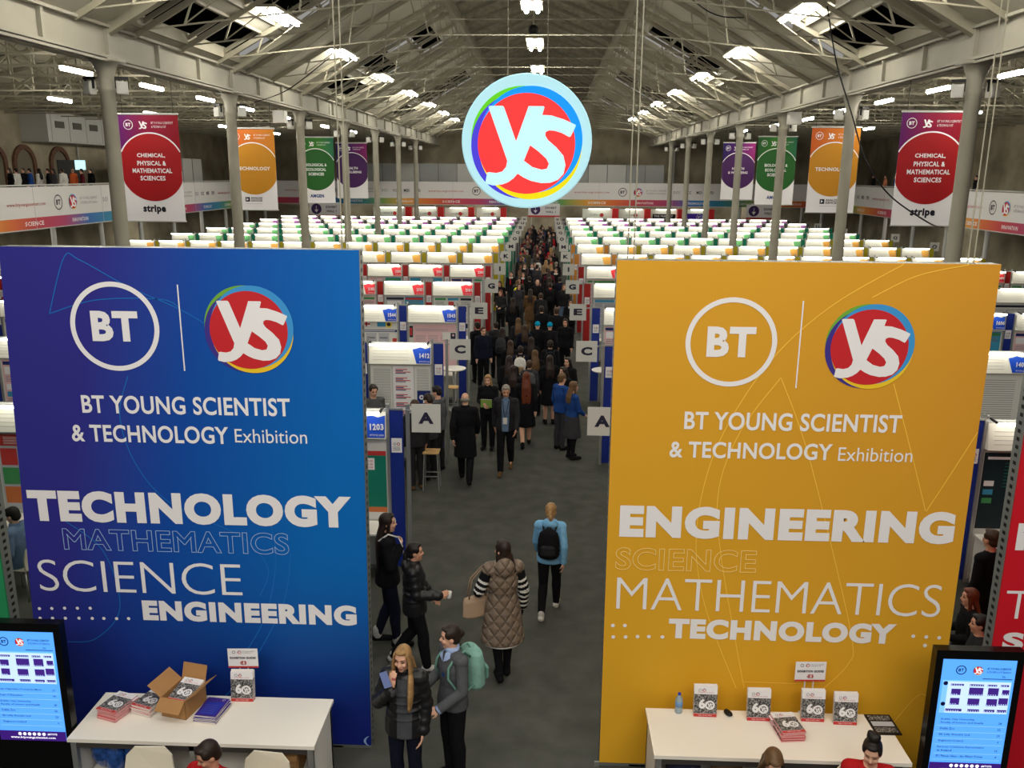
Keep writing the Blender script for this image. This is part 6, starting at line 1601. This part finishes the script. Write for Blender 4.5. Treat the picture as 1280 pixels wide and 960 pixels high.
# further up the aisle the crowd closes up
rc = random.Random(21); seen = {}
TOPS = [(BLK, 'black'), (BLK, 'black'), (BLK, 'black'), (CHAR, 'charcoal'), (NAVY, 'navy'), (BLK, 'black'), (CHAR, 'charcoal'), (NAVY, 'navy'), (BLK, 'black'), (DGREY, 'dark grey'), (RBLUE, 'blue'), (REDC, 'red'), (GREY, 'grey'), (MAR, 'maroon'), (OLIVE, 'olive'), (NAVY, 'navy'), (BLK, 'black')]
HRS = [('short', 'dark brown'), ('long', 'dark brown'), ('short', 'black'), ('long', 'black'), ('short', 'dark brown'), ('short', 'brown'), ('long', 'dark brown'), ('long', 'brown'), ('long', 'light brown'), ('long', 'blond'), ('short', 'black'), ('long', 'red'), ('short', 'grey')]
spots = []
for (u, v, h, *_) in NEAR:
    p = by_head(u, v, h); spots.append((p[0], p[1]))
y = 33.0
while y < 72.0:
    n = rc.choice((2, 3, 3)) if y < 40 else 3
    for k in range(n):
        x = -1.55 + (k + .5) * 2.25 / n + rc.uniform(-.2, .2); yy = y + rc.uniform(-.25, .25)
        if any(abs(x - a) < .46 and abs(yy - b) < .55 for a, b in spots): continue
        spots.append((x, yy))
        m, nm = rc.choice(TOPS); hr = rc.choice(HRS); away = rc.random() < .6; tk = rc.choice(('jacket', 'jacket', 'jumper', 'coat'))
        row = LET[min(11, max(0, int(round((yy - 11.9) / 4.98))))]
        where = 'left' if x < -.8 else 'right' if x > .0 else 'mid'
        lab = 'person in %s %s with %s %s hair, %s by row %s, %s' % (nm, tk, hr[0], hr[1], where, row, 'facing away' if away else 'facing us')
        person(lab, (x, yy, 0), rc.uniform(-25, 25) + (0 if away else 180), rc.uniform(1.58, 1.8), rc.choice(('stand', 'stand', 'stand', 'walkA', 'walkB')), hr, (tk, m), ('trousers', rc.choice((BLK, CHAR, NAVY, DGREY))), vox=.02, key='crowd', group='crowd in the aisle', far=True, skin=rc.choice(('fair', 'light', 'fair', 'brown')), length=.3)
    y += .82
# people between the rows and on the galleries
def gal(u, X, hr, tp, rz, lab, h=1.66):
    d = ray(u, 214); t_ = X / d.x
    person(lab, (X, d.y*t_, 4.2), rz, h, 'stand', hr, tp, ('trousers', BLK), vox=.02, key='crowd', group='people on the galleries', far=True, length=.3)
for u, hr, tp, w in ((12, ('long', 'dark brown'), ('jacket', BLK), 'with dark hair in black'), (20, ('short', 'black'), ('jumper', WHT), 'in white with black hair'), (29, ('short', 'dark brown'), ('jacket', CHAR), 'in charcoal'), (37, ('short', 'black'), ('jacket', RBLUE), 'in bright blue'),
                     (49, ('long', 'black'), ('jumper', WHT), 'in white with long black hair'), (60, ('short', 'dark brown'), ('jacket', BLK), 'in black with cropped hair'), (67, ('long', 'dark brown'), ('jumper', GREY), 'in grey'), (78, ('short', 'brown'), ('jacket', WHT), 'in white jacket with brown hair'),
                     (91, ('fringe', 'grey'), ('jacket', cloth('orange', (206, 96, 50))), 'in orange jacket'), (102, ('short', 'black'), ('jumper', MAR), 'in maroon'), (113, ('short', 'dark brown'), ('jacket', BLK), 'in black at the right end of the group')):
    gal(u, GL - .75 - .4*(u % 3), hr, tp, 60 + (u*37) % 120, 'person %s standing on the left gallery' % w)
for u, hr, tp, w in ((1093, ('short', 'black'), ('jacket', BLK), 'in black'), (1108, ('short', 'light brown'), ('jumper', cloth('peach', (216, 140, 104))), 'in peach coloured top'), (1121, ('short', 'brown'), ('jacket', RBLUE), 'in blue'), (1222, ('short', 'dark brown'), ('vest', BLK), 'in black vest leaning on the rail')):
    gal(u, GR + .6, hr, tp, 90, 'person %s standing on the right gallery' % w)
# screens on the left gallery
d = ray(86, 210); t_ = (GL - 2) / d.x; t = thing('display_screen', 'dark display panel with a small lit screen on the left gallery', 'screen', (GL - 2, d.y*t_, 4.2), radians(60))
b = MB(); b.box(-.6, .6, 0, .05, .9, 2.1); b.build('panel', M_dark, t)
b = MB(); b.rect(.35, .95, 1.6, 2.1, -.02); b.build('lit_screen', mat('screen_cyan', (190, 230, 240), emit=.9), t)
b = MB(); b.box(-.3, -.25, 0, .05, 0, .9); b.box(.25, .3, 0, .05, 0, .9); b.build('stand', M_dark, t)
for u, v, n, hr, tp, w in ((1237, 321, 5, ('short', 'dark brown'), ('jacket', BLK), 'dark haired person above the right end of the yellow banner'), (216, 290, 7, ('short', 'black'), ('jacket', BLK), 'dark haired person near the outer left end of a far row'), (235, 291, 7, ('long', 'dark brown'), ('jacket', NAVY), 'person in navy near the outer left end of a far row')):
    person(w, (on_y(u, v, ROWY[n] - 1.5).x, ROWY[n] - 1.5, 0), 180, 1.7, 'stand', hr, tp, ('trousers', BLK), vox=.02, key='crowd', group='people among the stands', far=True, length=.3)
